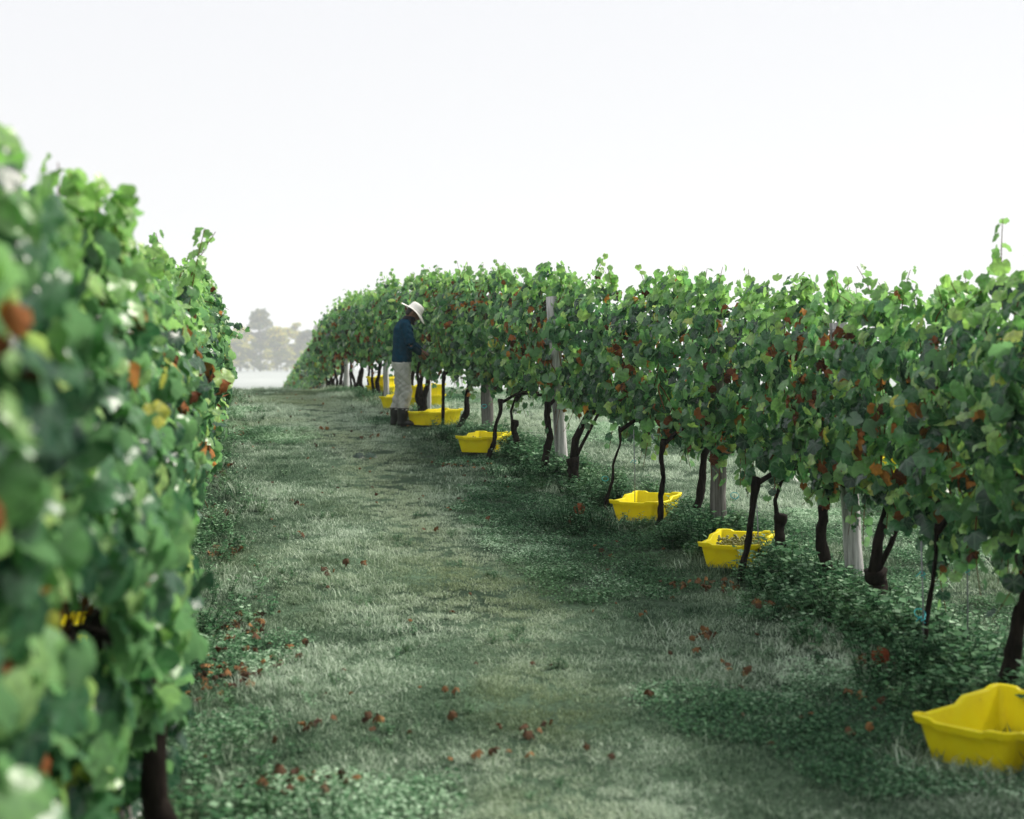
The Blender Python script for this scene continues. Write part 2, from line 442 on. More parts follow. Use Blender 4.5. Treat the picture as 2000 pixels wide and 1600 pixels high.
SRC = bpy.data.collections.new('turf_sources')
def src(coll, name, V, F, br, m):
    me = mesh_np(name, V, F, True, {'br': br}); me.materials.append(m)
    o = bpy.data.objects.new(name, me); coll.objects.link(o)
g1 = np.random.default_rng(3)
for k in range(3):
    src(SRC, 'a%d_short_grass' % k, *blades(95, .10, .014, .036, .0021, 1.9, g1), M_GRASS)
for k in range(2):
    src(SRC, 'b%d_long_grass' % k, *blades(60, .10, .03, .085, .0022, 1.5, g1), M_GRASS)
for k in range(2):                            # clover and small broad leaves among the blades
    V1, F1, b1 = blades(26, .10, .02, .045, .0021, 1.4, g1)
    n = 55; c = np.stack([*(g1.uniform(-.1, .1, (2, n))), g1.uniform(.015, .045, n)], -1)
    Vs, Fs, bs = [V1], [F1], [b1]; off = len(V1)
    for q in range(n):
        r = g1.uniform(.005, .010); th = np.arange(6) / 6 * 2 * np.pi + g1.random()
        nrm = np.array([g1.normal(0, .35), g1.normal(0, .35), 1]); nrm /= np.linalg.norm(nrm)
        t1 = np.cross(nrm, [1, 0, 0]); t1 /= np.linalg.norm(t1); t2 = np.cross(nrm, t1)
        P = c[q] + r * (np.cos(th)[:, None] * t1 + np.sin(th)[:, None] * t2)
        Vs.append(np.vstack([P, c[q] - nrm * .003])); Fs.append(np.array([[off + 6, off + i_, off + (i_ + 1) % 6] for i_ in range(6)])); bs.append(np.full(7, g1.random())); off += 7
    src(SRC, 'c%d_clover' % k, np.vstack(Vs), np.vstack(Fs), np.concatenate(bs), M_CLOVER)

xs_, zs_ = at(948, 897)
CR = [(2.06, 5.97, 41), (1.70, 10.72, 68), (1.19, 12.62, 64), (xs_ - .02, zs_ + .42, 68)]
def outside_crates(x, y, m):
    r = np.ones(len(x), bool)
    for cx0, cy0, yw in CR:
        c, s_ = math.cos(R(yw)), math.sin(R(yw)); u_ = (x - cx0) * c + (y - cy0) * s_; v_ = -(x - cx0) * s_ + (y - cy0) * c
        r &= (np.abs(u_) > .29 + m) | (np.abs(v_) > .17 + m)
    return r

# worn wheel track, seen as a paler strip winding up the lane
TRK = np.array([at(1090, 1590), at(1060, 1400), at(1010, 1230), at(900, 1110), at(790, 1000), at(720, 900), at(640, 820), at(560, 770)])
def track_dist(x, y):
    tx = np.interp(y, TRK[:, 1], TRK[:, 0]); return np.abs(x - tx)

pts = []
for (y0, y1, dens, s) in ((2.5, 8, 150, .95), (8, 13, 115, 1.0), (13, 20, 72, 1.15), (20, 30, 42, 1.4), (30, 46, 22, 1.9)):
    xm0, xm1 = -.36 * y1 - 1.5, .36 * y1 + 1.5
    n = int((xm1 - xm0) * (y1 - y0) * dens)
    x = g1.uniform(xm0, xm1, n); y = g1.uniform(y0, y1, n)
    keep = (np.abs(x) < .38 * y + 1.2)
    x, y = x[keep], y[keep]
    pts.append(np.stack([x, y, np.full(len(x), s)], -1))
pts = np.vstack(pts); x, y, s = pts.T
dr = np.abs(x - XR(y)); dl = np.abs(x - XL(y)); drow = np.minimum(dr, dl)
patch = fbm(x * .9, y * .45, 31, 4); patch2 = fbm(x * 3, y * 2, 47, 3)
trk = np.exp(-(track_dist(x, y) / .42) ** 2) * np.clip((y - 3) / 2, 0, 1)
trk2 = np.exp(-((x - np.interp(y, TRK[:, 1], TRK[:, 0]) + 1.15) / .25) ** 2) * .35
under = np.clip(1 - drow / .75, 0, 1)
bare = under * (fbm(x * 1.7, y * 1.7, 71) + .25) > .72
patch3 = fbm(x * 1.1 + 4, y * 2.6, 63, 3)
tone = .06 + 1.4 * (patch - .5) + .8 * (patch2 - .5) + .9 * (patch3 - .5) + .30 * trk + .08 * trk2 - .12 * under + g1.normal(0, .05, len(x)) + .16
outer = (x > XR(y) + .3) | (x < XL(y) - .3)
tone = tone + outer * .16
warm = np.clip(trk * .42 + (fbm(x * .8, y * .5, 91) - .55) * .9, 0, .7)
scl = s * (1 + .35 * (patch2 - .5)) * (1 - .18 * trk) * (1 + .35 * under)
pick = np.where(g1.random(len(x)) < np.clip(.12 + .5 * under - .4 * trk + (patch - .5), 0, 1), g1.integers(3, 5, len(x)), g1.integers(0, 3, len(x)))
clov = fbm(x * .6 + 9, y * .5, 55, 3) > .62
pick = np.where(clov & (g1.random(len(x)) < .7) & (trk < .4), g1.integers(5, 7, len(x)), pick)
tone = np.where(clov, tone - .06, tone)
ok = ~bare | (g1.random(len(x)) < .35)
ok &= outside_crates(x, y, .03)
tuft = ~outside_crates(x, y, .13)
pick = np.where(tuft, g1.integers(3, 5, len(x)), pick); scl = np.where(tuft, np.maximum(scl, 1.25), scl)
rot = np.stack([g1.normal(0, .08, len(x)), g1.normal(0, .08, len(x)), g1.random(len(x)) * 6.28], -1)
P = np.stack([x, y, ground(x, y)], -1)
gm = points_mesh('grass', P[ok], pick[ok], rot[ok], scl[ok], np.clip(tone, -.1, .62)[ok], warm[ok])
go_ = add('grass', gm); tag(go_, 'short dewy grass covering the mown lane between the vine rows', 'grass', kind='stuff')
scatter_modifier(go_, SRC)

# ------------------------------------------------------------------ weeds under the vines
def weed_plant(rng, h=.2, n=34, spread=.13, lw=.017, ll=.05):
    Vs, Fs, bs = [], [], []; off = 0
    stems = rng.integers(5, 8)
    for s_ in range(stems):
        a = rng.random() * 6.28; tip = np.array([math.cos(a) * spread * rng.uniform(.4, 1.2), math.sin(a) * spread * rng.uniform(.4, 1.2), h * rng.uniform(.6, 1.15)])
        b0 = tip * np.array([.25, .25, 0])
        path = np.stack([b0, b0 * .5 + tip * .5 + [0, 0, h * .12], tip])
        v, f = tube(path, [.003, .0025, .0015], 3, cap=False); Vs.append(v); Fs.append(f + off); bs.append(np.full(len(v), .2)); off += len(v)
        m = n // stems + 1
        for q in range(m):
            t = (q + 1) / m; c = b0 * (1 - t) + tip * t + np.array([0, 0, h * .12 * 4 * t * (1 - t)])
            d = rng.random() * 6.28; dr_ = np.array([math.cos(d), math.sin(d), rng.uniform(-.1, .7)]); dr_ /= np.linalg.norm(dr_)
            sd = np.cross(dr_, [0, 0, 1.]); sd /= np.linalg.norm(sd)
            L = ll * rng.uniform(.6, 1.25) * (1.1 - .4 * t); W = lw * rng.uniform(.7, 1.3) * (1.1 - .3 * t)
            mid = c + dr_ * L * .5 + np.array([0, 0, -.004]); end = c + dr_ * L + np.array([0, 0, -.35 * L * rng.random()])
            V_ = np.array([c, mid - sd * W + [0, 0, .004], mid, mid + sd * W + [0, 0, .004], end])
            Vs.append(V_); Fs.append(np.array([[0, 1, 2], [0, 2, 3], [1, 4, 2], [2, 4, 3]]) + off); bs.append(np.full(5, rng.random())); off += 5
    return np.vstack(Vs), np.vstack(Fs), np.concatenate(bs)
WSRC = bpy.data.collections.new('weed_sources')
for k in range(4): src(WSRC, 'a%d_weed' % k, *weed_plant(g1, .19, 44), M_WEED)
for k in range(2): src(WSRC, 'b%d_nettle' % k, *weed_plant(g1, .2, 26, .11, .024, .062), M_WEED)
wx, wy, wt, ws = [], [], [], []
def weeds_at(cx, cy_, rx, ry, n, tone_=0.0, sc_=1.0):
    a = g1.random(n) * 6.28; r = np.sqrt(g1.random(n))
    wx.append(cx + rx * r * np.cos(a)); wy.append(cy_ + ry * r * np.sin(a)); wt.append(tone_ + g1.normal(0, .07, n)); ws.append(sc_ * (1.1 - .5 * r) * g1.uniform(.8, 1.2, n))
# continuous strip at the foot of the right row, lane side
yy = g1.uniform(5.2, 17.5, 1500); off_ = g1.normal(-.18, .26, 1500)
m_ = fbm(yy * .9 + off_ * 2, off_ * 3, 17) > .43
wx.append((XR(yy) + off_)[m_]); wy.append(yy[m_]); wt.append(g1.normal(.08, .12, m_.sum()))
ws.append((1.25 - .9 * np.abs(off_ + .15)).clip(.45, 1.3)[m_] * g1.uniform(.75, 1.2, m_.sum()))
yy = g1.uniform(17.5, 30, 260); wx.append(XR(yy) + g1.normal(-.05, .25, 260)); wy.append(yy); wt.append(g1.normal(.1, .1, 260)); ws.append(g1.uniform(.5, .9, 260))
yy = g1.uniform(3.5, 26, 650); wx.append(XL(yy) + g1.normal(.12, .3, 650)); wy.append(yy); wt.append(g1.normal(.2, .12, 650)); ws.append(g1.uniform(.45, .95, 650))
for q_, w_ in ((1395, 1112), (1440, 1122), (1480, 1118), (925, 892), (960, 896), (1225, 1030), (1270, 1032)):
    X_, Z_ = at(q_, w_); weeds_at(X_, Z_, .13, .08, 9, .12, .62 if q_ != 1225 else .4)
for k in range(60):                                         # sparse single weeds out on the lane
    yy_ = g1.uniform(4, 18); xx_ = g1.uniform(XL(yy_) + .5, XR(yy_) - .6); weeds_at(xx_, yy_, .12, .12, 4, .15, .38)
wx, wy, wt, ws = map(np.concatenate, (wx, wy, wt, ws))
WEEDP = [(wx, wy)]
_k = outside_crates(wx, wy, .13)
wx, wy, wt, ws = wx[_k], wy[_k], wt[_k], ws[_k]
wr = np.stack([g1.normal(0, .12, len(wx)), g1.normal(0, .12, len(wx)), g1.random(len(wx)) * 6.28], -1)
wm = points_mesh('weeds', np.stack([wx, wy, ground(wx, wy) - .01], -1), g1.integers(0, 6, len(wx)), wr, ws, wt, np.clip(g1.normal(0, .15, len(wx)), 0, .5))
wo_ = add('weeds', wm); tag(wo_, 'low leafy weeds growing along the feet of both vine rows', 'weeds', kind='stuff')
scatter_modifier(wo_, WSRC)

# individual bushy weed clumps that stand out
def weed_clump(px, py, rad, h, label, n=26, tone=.0, seed=1):
    r_ = np.random.default_rng(seed); X, Z = at(px, py)
    Vs, Fs, bs = [], [], []; off = 0
    for k in range(n):
        v, f, b = weed_plant(r_, h * r_.uniform(.55, 1.0), 40, .11, .015, .045)
        a = r_.random() * 6.28; q = rad * math.sqrt(r_.random())
        v = v + np.array([q * math.cos(a), q * math.sin(a) * .8, 0]); v[:, 2] *= (1.1 - .45 * (q / rad))
        Vs.append(v); Fs.append(f + off); bs.append(b); off += len(v)
    me = mesh_np('weed_clump', np.vstack(Vs), np.vstack(Fs), True, {'br': np.concatenate(bs)})
    o = add('weed_clump', me, M_WEED, None, (X, Z, float(ground(X, Z)) - .01))
    tag(o, label, 'weed', 'bushy weed clumps at the foot of the right row')
weed_clump(874, 862, .34, .30, 'bushy green weed clump right of the picker, between two yellow crates', 26, seed=2)
weed_clump(1338, 1072, .32, .34, 'dense dark weed clump left of the grape-filled yellow crate', 26, seed=3)
weed_clump(1130, 1035, .36, .30, 'weed clump at the thick forked trunk, left of the ring-marked crate', 26, seed=4)
weed_clump(1560, 1160, .42, .28, 'weed clump in front of the right end of the grape-filled crate', 30, seed=5)
weed_clump(1770, 1330, .40, .32, 'weed clump with a red leaf before it, around the young staked vine', 30, seed=6)
weed_clump(1030, 935, .40, .24, 'spreading weed clump in front of the gnarled trunk left of the pale post', 24, seed=7)
weed_clump(1878, 1345, .26, .24, 'weed clump directly behind the nearest empty yellow crate', 22, seed=8)
weed_clump(365, 1245, .22, .26, 'broad-leaved weed clump beside the left row trunk and the brown leaf litter', 16, seed=9)

# ------------------------------------------------------------------ vine leaves
ANG = np.array([0, 14, 30, 44, 60, 78, 96, 112, 132, 152, 168, 180.])
RAD = np.array([1.0, .90, .86, .83, .95, .88, .80, .77, .80, .72, .56, .18])
VEN = np.array([1, 0, 0, 0, 1, 0, 0, 0, 1, 0, 0, 0.])
def leaf_shape(rng, curl=.25, wav=.06, simple=False):
    a, r, vn = ANG, RAD * (1 + .05 * rng.standard_normal(12)), VEN
    if simple: ix = [0, 3, 4, 7, 9, 11]; a, r, vn = a[ix], r[ix], vn[ix]
    aa = np.concatenate([a, 360 - a[1:-1][::-1]]); r2 = RAD * (1 + .05 * rng.standard_normal(12)); r2 = r2[ix] if simple else r2
    rr = np.concatenate([r, r2[1:-1][::-1]]); vv = np.concatenate([vn, vn[1:-1][::-1]])
    t = np.radians(aa); x, y = rr * np.sin(t) * .62, rr * np.cos(t) * .62
    z = -curl * (x ** 2 + .6 * y ** 2) + wav * rng.standard_normal(len(x)) - curl * .5 * np.clip(y, 0, 1) ** 2
    fold = rng.uniform(-.15, .3); z = z + fold * np.abs(x)
    V = np.vstack([np.stack([x, y, z], -1), [[0, 0, .02]]])
    V[:, 1] -= .3
    n = len(x); k = np.arange(n)
    F = np.stack([np.full(n, n), (k + 1) % n, k], -1)
    return V, F, np.concatenate([vv, [1.0]])
lr = np.random.default_rng(11)
LSH = [leaf_shape(lr, lr.uniform(.2, 1.1), .055) for _ in range(6)]
LSH_S = [leaf_shape(lr, .35, .05, True) for _ in range(5)]
DSH = [leaf_shape(lr, lr.uniform(1.2, 2.4), .13) for _ in range(4)]
def lmesh(nm, sh, m):
    me = mesh_np(nm, sh[0], sh[1], True, {'vein': sh[2]}); me.materials.append(m); return me
ML_G = [lmesh('leaf', s, M_LEAF) for s in LSH]
ML_T = [lmesh('young_leaf', s, M_TIP) for s in LSH[:3]]
ML_D = [lmesh('withered_leaf', s, M_DEAD) for s in DSH]

def frames(nrm, tipdir):
    """rotation matrices with z=normal, y~tip direction"""
    z = nrm / np.linalg.norm(nrm, axis=1)[:, None]
    y = tipdir - (tipdir * z).sum(1)[:, None] * z; y /= np.linalg.norm(y, axis=1)[:, None] + 1e-9
    x = np.cross(y, z)
    return np.stack([x, y, z], -1)

def merged_leaves(name, pos, M, size, shapes, rng, material, parent, tint=None):
    idx = rng.integers(0, len(shapes), len(pos)); Vs, Fs, ts, vs = [], [], [], []; off = 0
    for k, (SV, SF, SN) in enumerate(shapes):
        q = np.nonzero(idx == k)[0]
        if not len(q): continue
        V = np.einsum('nij,vj->nvi', M[q], SV) * size[q][:, None, None] + pos[q][:, None, :]
        m = len(SV); Vs.append(V.reshape(-1, 3))
        Fs.append((SF[None] + (np.arange(len(q)) * m)[:, None, None] + off).reshape(-1, 3))
        tt = rng.random(len(q)) if tint is None else tint[q]
        ts.append(np.repeat(tt, m)); vs.append(np.tile(SN, len(q))); off += len(q) * m
    me = mesh_np(name, np.vstack(Vs), np.vstack(Fs), True, {'tint': np.concatenate(ts), 'vein': np.concatenate(vs)})
    o = add(name, me, material, parent); o['kind'] = 'stuff'
    return o

def leaf_objects(pos, M, size, meshes, parent, rng, label=None):
    pk = rng.integers(0, len(meshes), len(pos))
    for k in range(len(pos)):
        o = bpy.data.objects.new('leaf', meshes[pk[k]]); COL.objects.link(o); o.parent = parent
        m4 = np.eye(4); m4[:3, :3] = M[k] * size[k]; m4[:3, 3] = pos[k]
        o.matrix_basis = Matrix(m4.tolist())
        if label: o['label'] = label

POST_GAPS = [at(1674, 1165), at(1100, 928)]
def vine(XF, z0, z1, base, label, group, seed, lane, hb=.72, ht=2.02, trunk_kind='old', lean=(0, 0), parts=300, dens=1.0,
         simple=False, shoots=5, dead=.05, tall=None, tie=False, skirts=3, dead_spot=None):
    """one vine of a hedge row. z0..z1: its stretch of the row; lane: side (+1/-1 in x) that faces the mown lane"""
    rng = np.random.default_rng(seed)
    bx, by = base; bz = float(ground(bx, by))
    root = empty('grape_vine', (bx, by, bz), label, 'grapevine', group)
    B = np.array([bx, by, bz])
    L = (z1 - z0)
    # ---- trunk
    rh = .74 + rng.uniform(-.05, .05)
    zc = (z0 + z1) / 2; cx_ = float(XF(zc))
    head = np.array([bx + lean[0] + (cx_ - bx) * .3, by + lean[1], bz + rh])
    def trunk_tube(off, r0, r1, top, sides=9):
        n = 26; sides += 5; t = np.linspace(0, 1, n)[:, None]
        p = (B + off + [0, 0, -.06]) * (1 - t) + top * t
        kp = rng.normal(0, 1, (6, 2)) * (.013 if r0 > .03 else .010); kp[0] = kp[-1] = 0; tk = np.linspace(0, 1, 6)
        w = np.zeros((n, 3)); sm = lambda a_: np.convolve(np.pad(a_, 3, mode='edge'), np.hanning(7) / np.hanning(7).sum(), 'valid')
        w[:, 0] = sm(np.interp(t[:, 0], tk, kp[:, 0])); w[:, 1] = sm(np.interp(t[:, 0], tk, kp[:, 1]))
        p = p + w * 1.5 + rng.normal(0, .0012, (n, 3))
        r = r0 * (1 - t[:, 0]) + r1 * t[:, 0]; r = r * (1 + .45 * np.exp(-t[:, 0] * 9)) * (1 + .15 * (vnoise(t[:, 0] * 6, t[:, 0] * 0 + seed, 3) - .5) * 1.6); r[-5:] *= [1.05, 1.15, 1.3, 1.35, 1.2]
        v_, f_ = tube(p, r, sides, True, .035, rng)
        ctr = np.repeat(p, sides, 0); d_ = v_[:len(ctr)] - ctr; aa = np.tile(np.arange(sides) / sides, n); hh_ = np.repeat(t[:, 0], sides)
        rg = np.abs(vnoise((aa + hh_ * .25) % 1 * 6, hh_ * 9 + off[0], seed + 1) - .5) * 2
        v_[:len(ctr)] = ctr + d_ * (.78 + .42 * rg)[:, None]
        return v_, f_
    G = Geo()
    if trunk_kind == 'old':
        G.add(*trunk_tube(np.zeros(3), rng.uniform(.043, .056), .030, head))
    elif trunk_kind == 'thick':
        top = np.array([bx - .02, by, bz + .34]); G.add(*trunk_tube(np.zeros(3), .064, .052, top, 11))
        G.add(*tube(np.stack([top - [0, 0, .08], top + [.03, 0, .18], head + [.03, 0, .05]]), [.045, .035, .028], 8, True, .1, rng))
        G.add(*tube(np.stack([top + [.03, 0, .0], top + [.11, 0, .16], head + [.13, 0, .05]]), [.022, .018, .014], 6, True, .1, rng))
    elif trunk_kind == 'fork':
        G.add(*trunk_tube(np.zeros(3), .05, .03, head + [.09, 0, 0])); G.add(*trunk_tube(np.array([-.03, 0, 0]), .035, .02, head + [-.1, 0, .04]))
    elif trunk_kind == 'stump':
        top = np.array([bx + .02, by, bz + .44]); G.add(*trunk_tube(np.zeros(3), .045, .038, top, 10))
        G.add(*tube(np.stack([top - [.03, 0, .06], top + [-.05, 0, .1], top + [.0, 0, .25], head + [.08, 0, .1]]), [.02, .016, .013, .01], 6, True, .08, rng))
    elif trunk_kind == 'thin':
        G.add(*trunk_tube(np.zeros(3), .026, .022, head, 7))
    elif trunk_kind == 'sapling':
        G.add(*trunk_tube(np.zeros(3), .017, .010, head, 6))
    jn = np.array([float(XR(head[1]) if lane < 0 else XL(head[1])), head[1] + .12, float(ground(cx_, head[1])) + rh + .06])
    G.add(*tube(np.stack([head - [0, 0, .05], head + [(jn[0] - head[0]) * .4, .02, .05], jn]), [.02, .017, .014], 7, True, .08, rng))
    me = G.mesh('trunk'); me.transform(Matrix.Translation(-root.location)); add('trunk', me, M_BARK, root)
    # ---- cordon along the wire
    n = 9; t = np.linspace(z0 - .03, z1 + .03, n)
    cpth = np.stack([XF(t) + rng.normal(0, .012, n), t, ground(XF(t), t) + rh + .05 + rng.normal(0, .015, n)], -1)
    v, f = tube(cpth - B, .014 * (1 + .2 * rng.standard_normal(n)).clip(.6, 1.5), 6, True, .12, rng)
    add('cordon', mesh_np('cordon', v, f), M_BARK, root)
    # ---- canes
    nc = max(3, int(7 * L)) if parts else max(2, int(4 * L))
    for k in range(nc):
        zz = z0 + (k + rng.uniform(.2, .8)) / nc * L
        x0 = float(XF(zz)); g = float(ground(x0, zz)); s0 = rng.choice([-1, 1])
        ww = rng.uniform(.02, .16) * s0
        hh = rng.uniform(.75, 1.2)
        tt = np.linspace(0, 1, 6)[:, None]
        p = np.array([x0, zz, g + rh + .03]) + tt * np.array([ww, rng.normal(0, .13), hh]) + np.sin(tt * np.pi) * np.array([ww * .7, rng.normal(0, .05), 0])
        v, f = tube(p - B, np.linspace(.0065, .003, 6), 5, False, 0, rng)
        add('cane', mesh_np('cane', v, f), M_CANE, root)
    if rng.random() < .5 and parts:              # an arching cane hanging on the lane side
        zz = zc; x0 = float(XF(zz)); g = float(ground(x0, zz)); tt = np.linspace(0, 1, 8)[:, None]
        p = np.array([x0, zz, g + rh]) + np.concatenate([lane * .26 * np.sin(tt * 2.2), rng.normal(0, .2) * tt, .45 * np.sin(tt * 2.6)], 1)
        v, f = tube(p - B, .0055, 5, False, 0, rng); add('cane', mesh_np('cane', v, f), M_CANE, root)
    # ---- leaves
    area = L * (ht - hb)
    nL = int(area * 440 * dens)
    u = rng.uniform(z0, z1, nL)
    tp = ht + 0.34 * (fbm(u * 1.7 + seed * 0, u * 0 + (3 if lane > 0 else 8), 5, 3) - .5) * 2
    bt = hb + .34 * (fbm(u * 2.1, u * 0 + (13 if lane > 0 else 18), 6, 3) - .5) * 2
    h = bt + (tp - bt) * rng.random(nL) ** .92
    rel = (h - hb) / (ht - hb)
    side = np.where(rng.random(nL) < .6, lane, -lane)
    wid = (.20 + .13 * np.sin(np.clip(rel, 0, 1) * np.pi) - .05 * rel) * (1 + .8 * (fbm(u * 2.6, h * 2.6, 15 if lane > 0 else 33, 3) - .5) * 2)
    depth = 1 - .75 * rng.random(nL) ** 2.2
    vv = side * wid * depth + rng.normal(0, .02, nL)
    tx, ty = row_frame(XF, u)
    px_, py_ = ty, -tx                             # perpendicular towards +x
    X = XF(u) + vv * px_; Y = u + vv * py_
    pos = np.stack([X, Y, ground(XF(u), u) + h], -1)
    nr = np.stack([side * px_ * .8, side * py_ * .8, .25 + .5 * np.clip(rel, 0, 1) ** 3], -1) + rng.normal(0, .42, (nL, 3))
    tip = np.stack([rng.normal(0, .45, nL) + side * .25, rng.normal(0, .45, nL), np.full(nL, -1.0)], -1)
    size = rng.uniform(.076, .134, nL) * (1.05 - .3 * np.clip(rel, 0, 1) ** 3)
    if simple: size *= 1.25
    young = (rel > .86) & (rng.random(nL) < .7)
    # ---- shoots above the hedge and skirts below it
    ep, en, et, es, ey = [], [], [], [], []
    def shoot(zz, xo, h0, length, dirv, nlv, s0=.085, up=True, cane=True):
        x0 = float(XF(zz)) + xo; g = float(ground(x0, zz)); p0 = np.array([x0, zz, g + h0])
        tt = np.linspace(0, 1, 7)[:, None]; d = np.array(dirv, float)
        bend = np.array([rng.normal(0, .06), rng.normal(0, .06), -.12 * length if not up else 0])
        p = p0 + tt * d * length + tt ** 2 * bend
        if cane:
            v, f = tube(p - B, np.linspace(.0045, .0018, 7), 4, False, 0, rng); add('cane', mesh_np('cane', v, f), M_CANE, root)
        for k in range(nlv):
            q = (k + .5) / nlv; c = p0 + q * d * length + q * q * bend
            a = rng.random() * 6.28; o_ = np.array([math.cos(a), math.sin(a), .1]) * .045
            ep.append(c + o_); en.append(np.array([math.cos(a) * .7, math.sin(a) * .7, .5]) + rng.normal(0, .3, 3))
            et.append(np.array([math.cos(a), math.sin(a), -.6])); es.append(s0 * (1.15 - .6 * q) * rng.uniform(.8, 1.2)); ey.append(up and q > .3)
    for k in range(int(shoots * L * 1.6)):
        zz = rng.uniform(z0, z1); shoot(zz, rng.normal(0, .08), ht - .12, rng.uniform(.10, .36), (rng.normal(0, .25), rng.normal(0, .3), 1), rng.integers(6, 11), rng.uniform(.085, .115))
    for k in range(int(skirts * L)):
        zz = rng.uniform(z0, z1); shoot(zz, lane * rng.uniform(.05, .2), hb + .12, rng.uniform(.2, .42), (lane * rng.uniform(0, .25), rng.normal(0, .3), -1), rng.integers(5, 9), .11, False)
    for tl in (tall or []): shoot(*tl)
    if ep:
        m = len(ep); pos = np.vstack([pos, ep]); nr = np.vstack([nr, en]); tip = np.vstack([tip, et]); size = np.concatenate([size, es])
        young = np.concatenate([young, ey]); side = np.concatenate([side, np.full(m, lane)]); depth = np.concatenate([depth, np.full(m, 2.0)])
        u = np.concatenate([u, np.full(m, zc)]); h = np.concatenate([h, np.full(m, 1.0)])
    if lane > 0:                                     # a thin spot low in the left row lets a crate behind it show
        ra, rb = pos[:, 0] / pos[:, 1], (pos[:, 2] - CAM_H) / pos[:, 1]
        kk = ~((np.abs(ra + .298) < .028) & (np.abs(rb + .190) < .021) & (pos[:, 1] < 8))
        pos, nr, tip, size, young, side, depth, u, h = pos[kk], nr[kk], tip[kk], size[kk], young[kk], side[kk], depth[kk], u[kk], h[kk]
    for (qx, qy) in POST_GAPS:                       # leaves thin out in front of the pale posts
        hq = pos[:, 2] - bz; ax_ = qx - .12 * hq / 1.88
        cut = (np.abs(pos[:, 0] - ax_ - (pos[:, 1] - qy) * qx / qy) < .085) & (pos[:, 1] - qy < .06) & (pos[:, 1] - qy > -.6) & ((hq < .98) | ((hq > 1.12) & (hq < 1.5)))
        cut &= rng.random(len(pos)) < .93
        kk = ~cut; pos, nr, tip, size, young, side, depth, u, h = pos[kk], nr[kk], tip[kk], size[kk], young[kk], side[kk], depth[kk], u[kk], h[kk]
    M = frames(nr, tip)
    dcl = fbm(u * 2.3 + 5, h * 2.3, 77 + (0 if lane > 0 else 5), 2)
    isd = rng.random(len(pos)) < np.where(dcl > .60, dead * 5.5, dead * .6)
    isd &= ~young
    loc = pos - B
    if parts:
        # the leaves nearest the viewer's side are single objects
        score = depth * (side == lane) + rng.random(len(pos)) * .25
        order = np.argsort(-score); pk = order[:parts]; rest = order[parts:]
    else:
        pk = np.array([], int); rest = np.arange(len(pos))
    sel = pk[isd[pk]]; leaf_objects(loc[sel], M[sel], size[sel] * .75, ML_D, root, rng, 'withered rust brown leaf')
    sel = pk[~isd[pk] & young[pk]]; leaf_objects(loc[sel], M[sel], size[sel], ML_T, root, rng)
    sel = pk[~isd[pk] & ~young[pk]]; leaf_objects(loc[sel], M[sel], size[sel], ML_G, root, rng)
    shp = LSH_S if simple else LSH
    a = rest[~isd[rest] & ~young[rest]]; merged_leaves('foliage', loc[a], M[a], size[a], shp, rng, M_LEAF, root)
    a = rest[young[rest]]
    if len(a): merged_leaves('shoot_tips', loc[a], M[a], size[a], shp, rng, M_TIP, root)
    a = rest[isd[rest]]
    if len(a): merged_leaves('withered_leaves', loc[a], M[a], size[a] * .9, DSH, rng, M_DEAD, root)
    if tie:
        th = np.linspace(0, 2 * np.pi, 12); hh = tie if isinstance(tie, float) else .36
        r_ = .04 if trunk_kind in ('sapling', 'thin') else .055
        r_ *= .75; p = np.stack([r_ * np.cos(th) + lean[0] * hh / .75, r_ * np.sin(th), hh + .02 * np.sin(th)], -1)
        p = np.vstack([p, p[-1] + [-.03, -.02, -.03]])
        v, f = tube(p, .003, 4); add('tie', mesh_np('tie', v, f), M_TIE, root)
    return root

# ---- right row: feet of the trunks as the photograph shows them
GR = 'grapevines of the right row'
RV = [  # px, py of the foot, kind, lean, label, extras
    (1962, 1405, 'old', (.0, .0), 'grapevine with a bare leaning trunk directly behind the nearest yellow crate', dict(tall=[(7.25, -.05, 1.95, .46, (-.05, .05, 1), 11, .10, True), (7.0, -.1, 1.9, .42, (.25, 0, 1), 9, .09, True)])),
    (1797, 1308, 'sapling', (.0, .0), 'young staked vine with teal ties, second vine from the right frame edge', dict(tie=.3, tall=[(7.9, -.1, .75, .5, (-.15, -.1, -.8), 10, .12, False)])),
    (1712, 1222, 'thick', (.02, 0), 'grapevine with a thick black stump just right of the nearest pale post', dict()),
    (1620, 1172, 'old', (-.06, 0), 'grapevine with a gnarled flared trunk just left of the nearest pale post', dict()),
    (1522, 1122, 'stump', (.03, 0), 'grapevine with a cut stump top at the right end of the grape-filled crate', dict()),
    (1442, 1140, 'thin', (-.03, 0), 'slim straight grapevine in front of the grape-filled yellow crate', dict(tie=.62)),
    (1345, 1030, 'old', (.0, 0), 'grapevine leaning right, between the ring-marked crate and the dark post', dict(lean2=1)),
    (1282, 1030, 'thin', (-.02, 0), 'grapevine with a dark upright trunk before the ring-marked yellow crate', dict()),
    (1182, 1000, 'sapling', (.0, 0), 'young vine with a teal tie at the left end of the ring-marked crate', dict(tie=.3)),
    (1122, 962, 'thick', (.02, 0), 'grapevine with a thick stump just right of the second pale post', dict(tall=[(14.2, 0, 2.0, .32, (0, 0, 1), 9, .1, True)])),
    (1065, 932, 'old', (-.05, 0), 'grapevine with a gnarled trunk just left of the second pale post', dict()),
    (1003, 897, 'stump', (.03, 0), 'grapevine with a cut stump top at the right end of the small crate of grapes', dict()),
    (950, 902, 'thin', (-.03, 0), 'slim grapevine in front of the small crate of grapes right of the picker', dict(tie=.62)),
    (893, 838, 'old', (.12, 0), 'grapevine leaning right behind the bushy weeds near the picker', dict()),
    (862, 836, 'thin', (-.02, 0), 'dark upright grapevine dividing the yellow crate beside the picker', dict()),
    (822, 812, 'fork', (.0, 0), 'forked grapevine straight in front of the picker', dict()),
]
feet = []
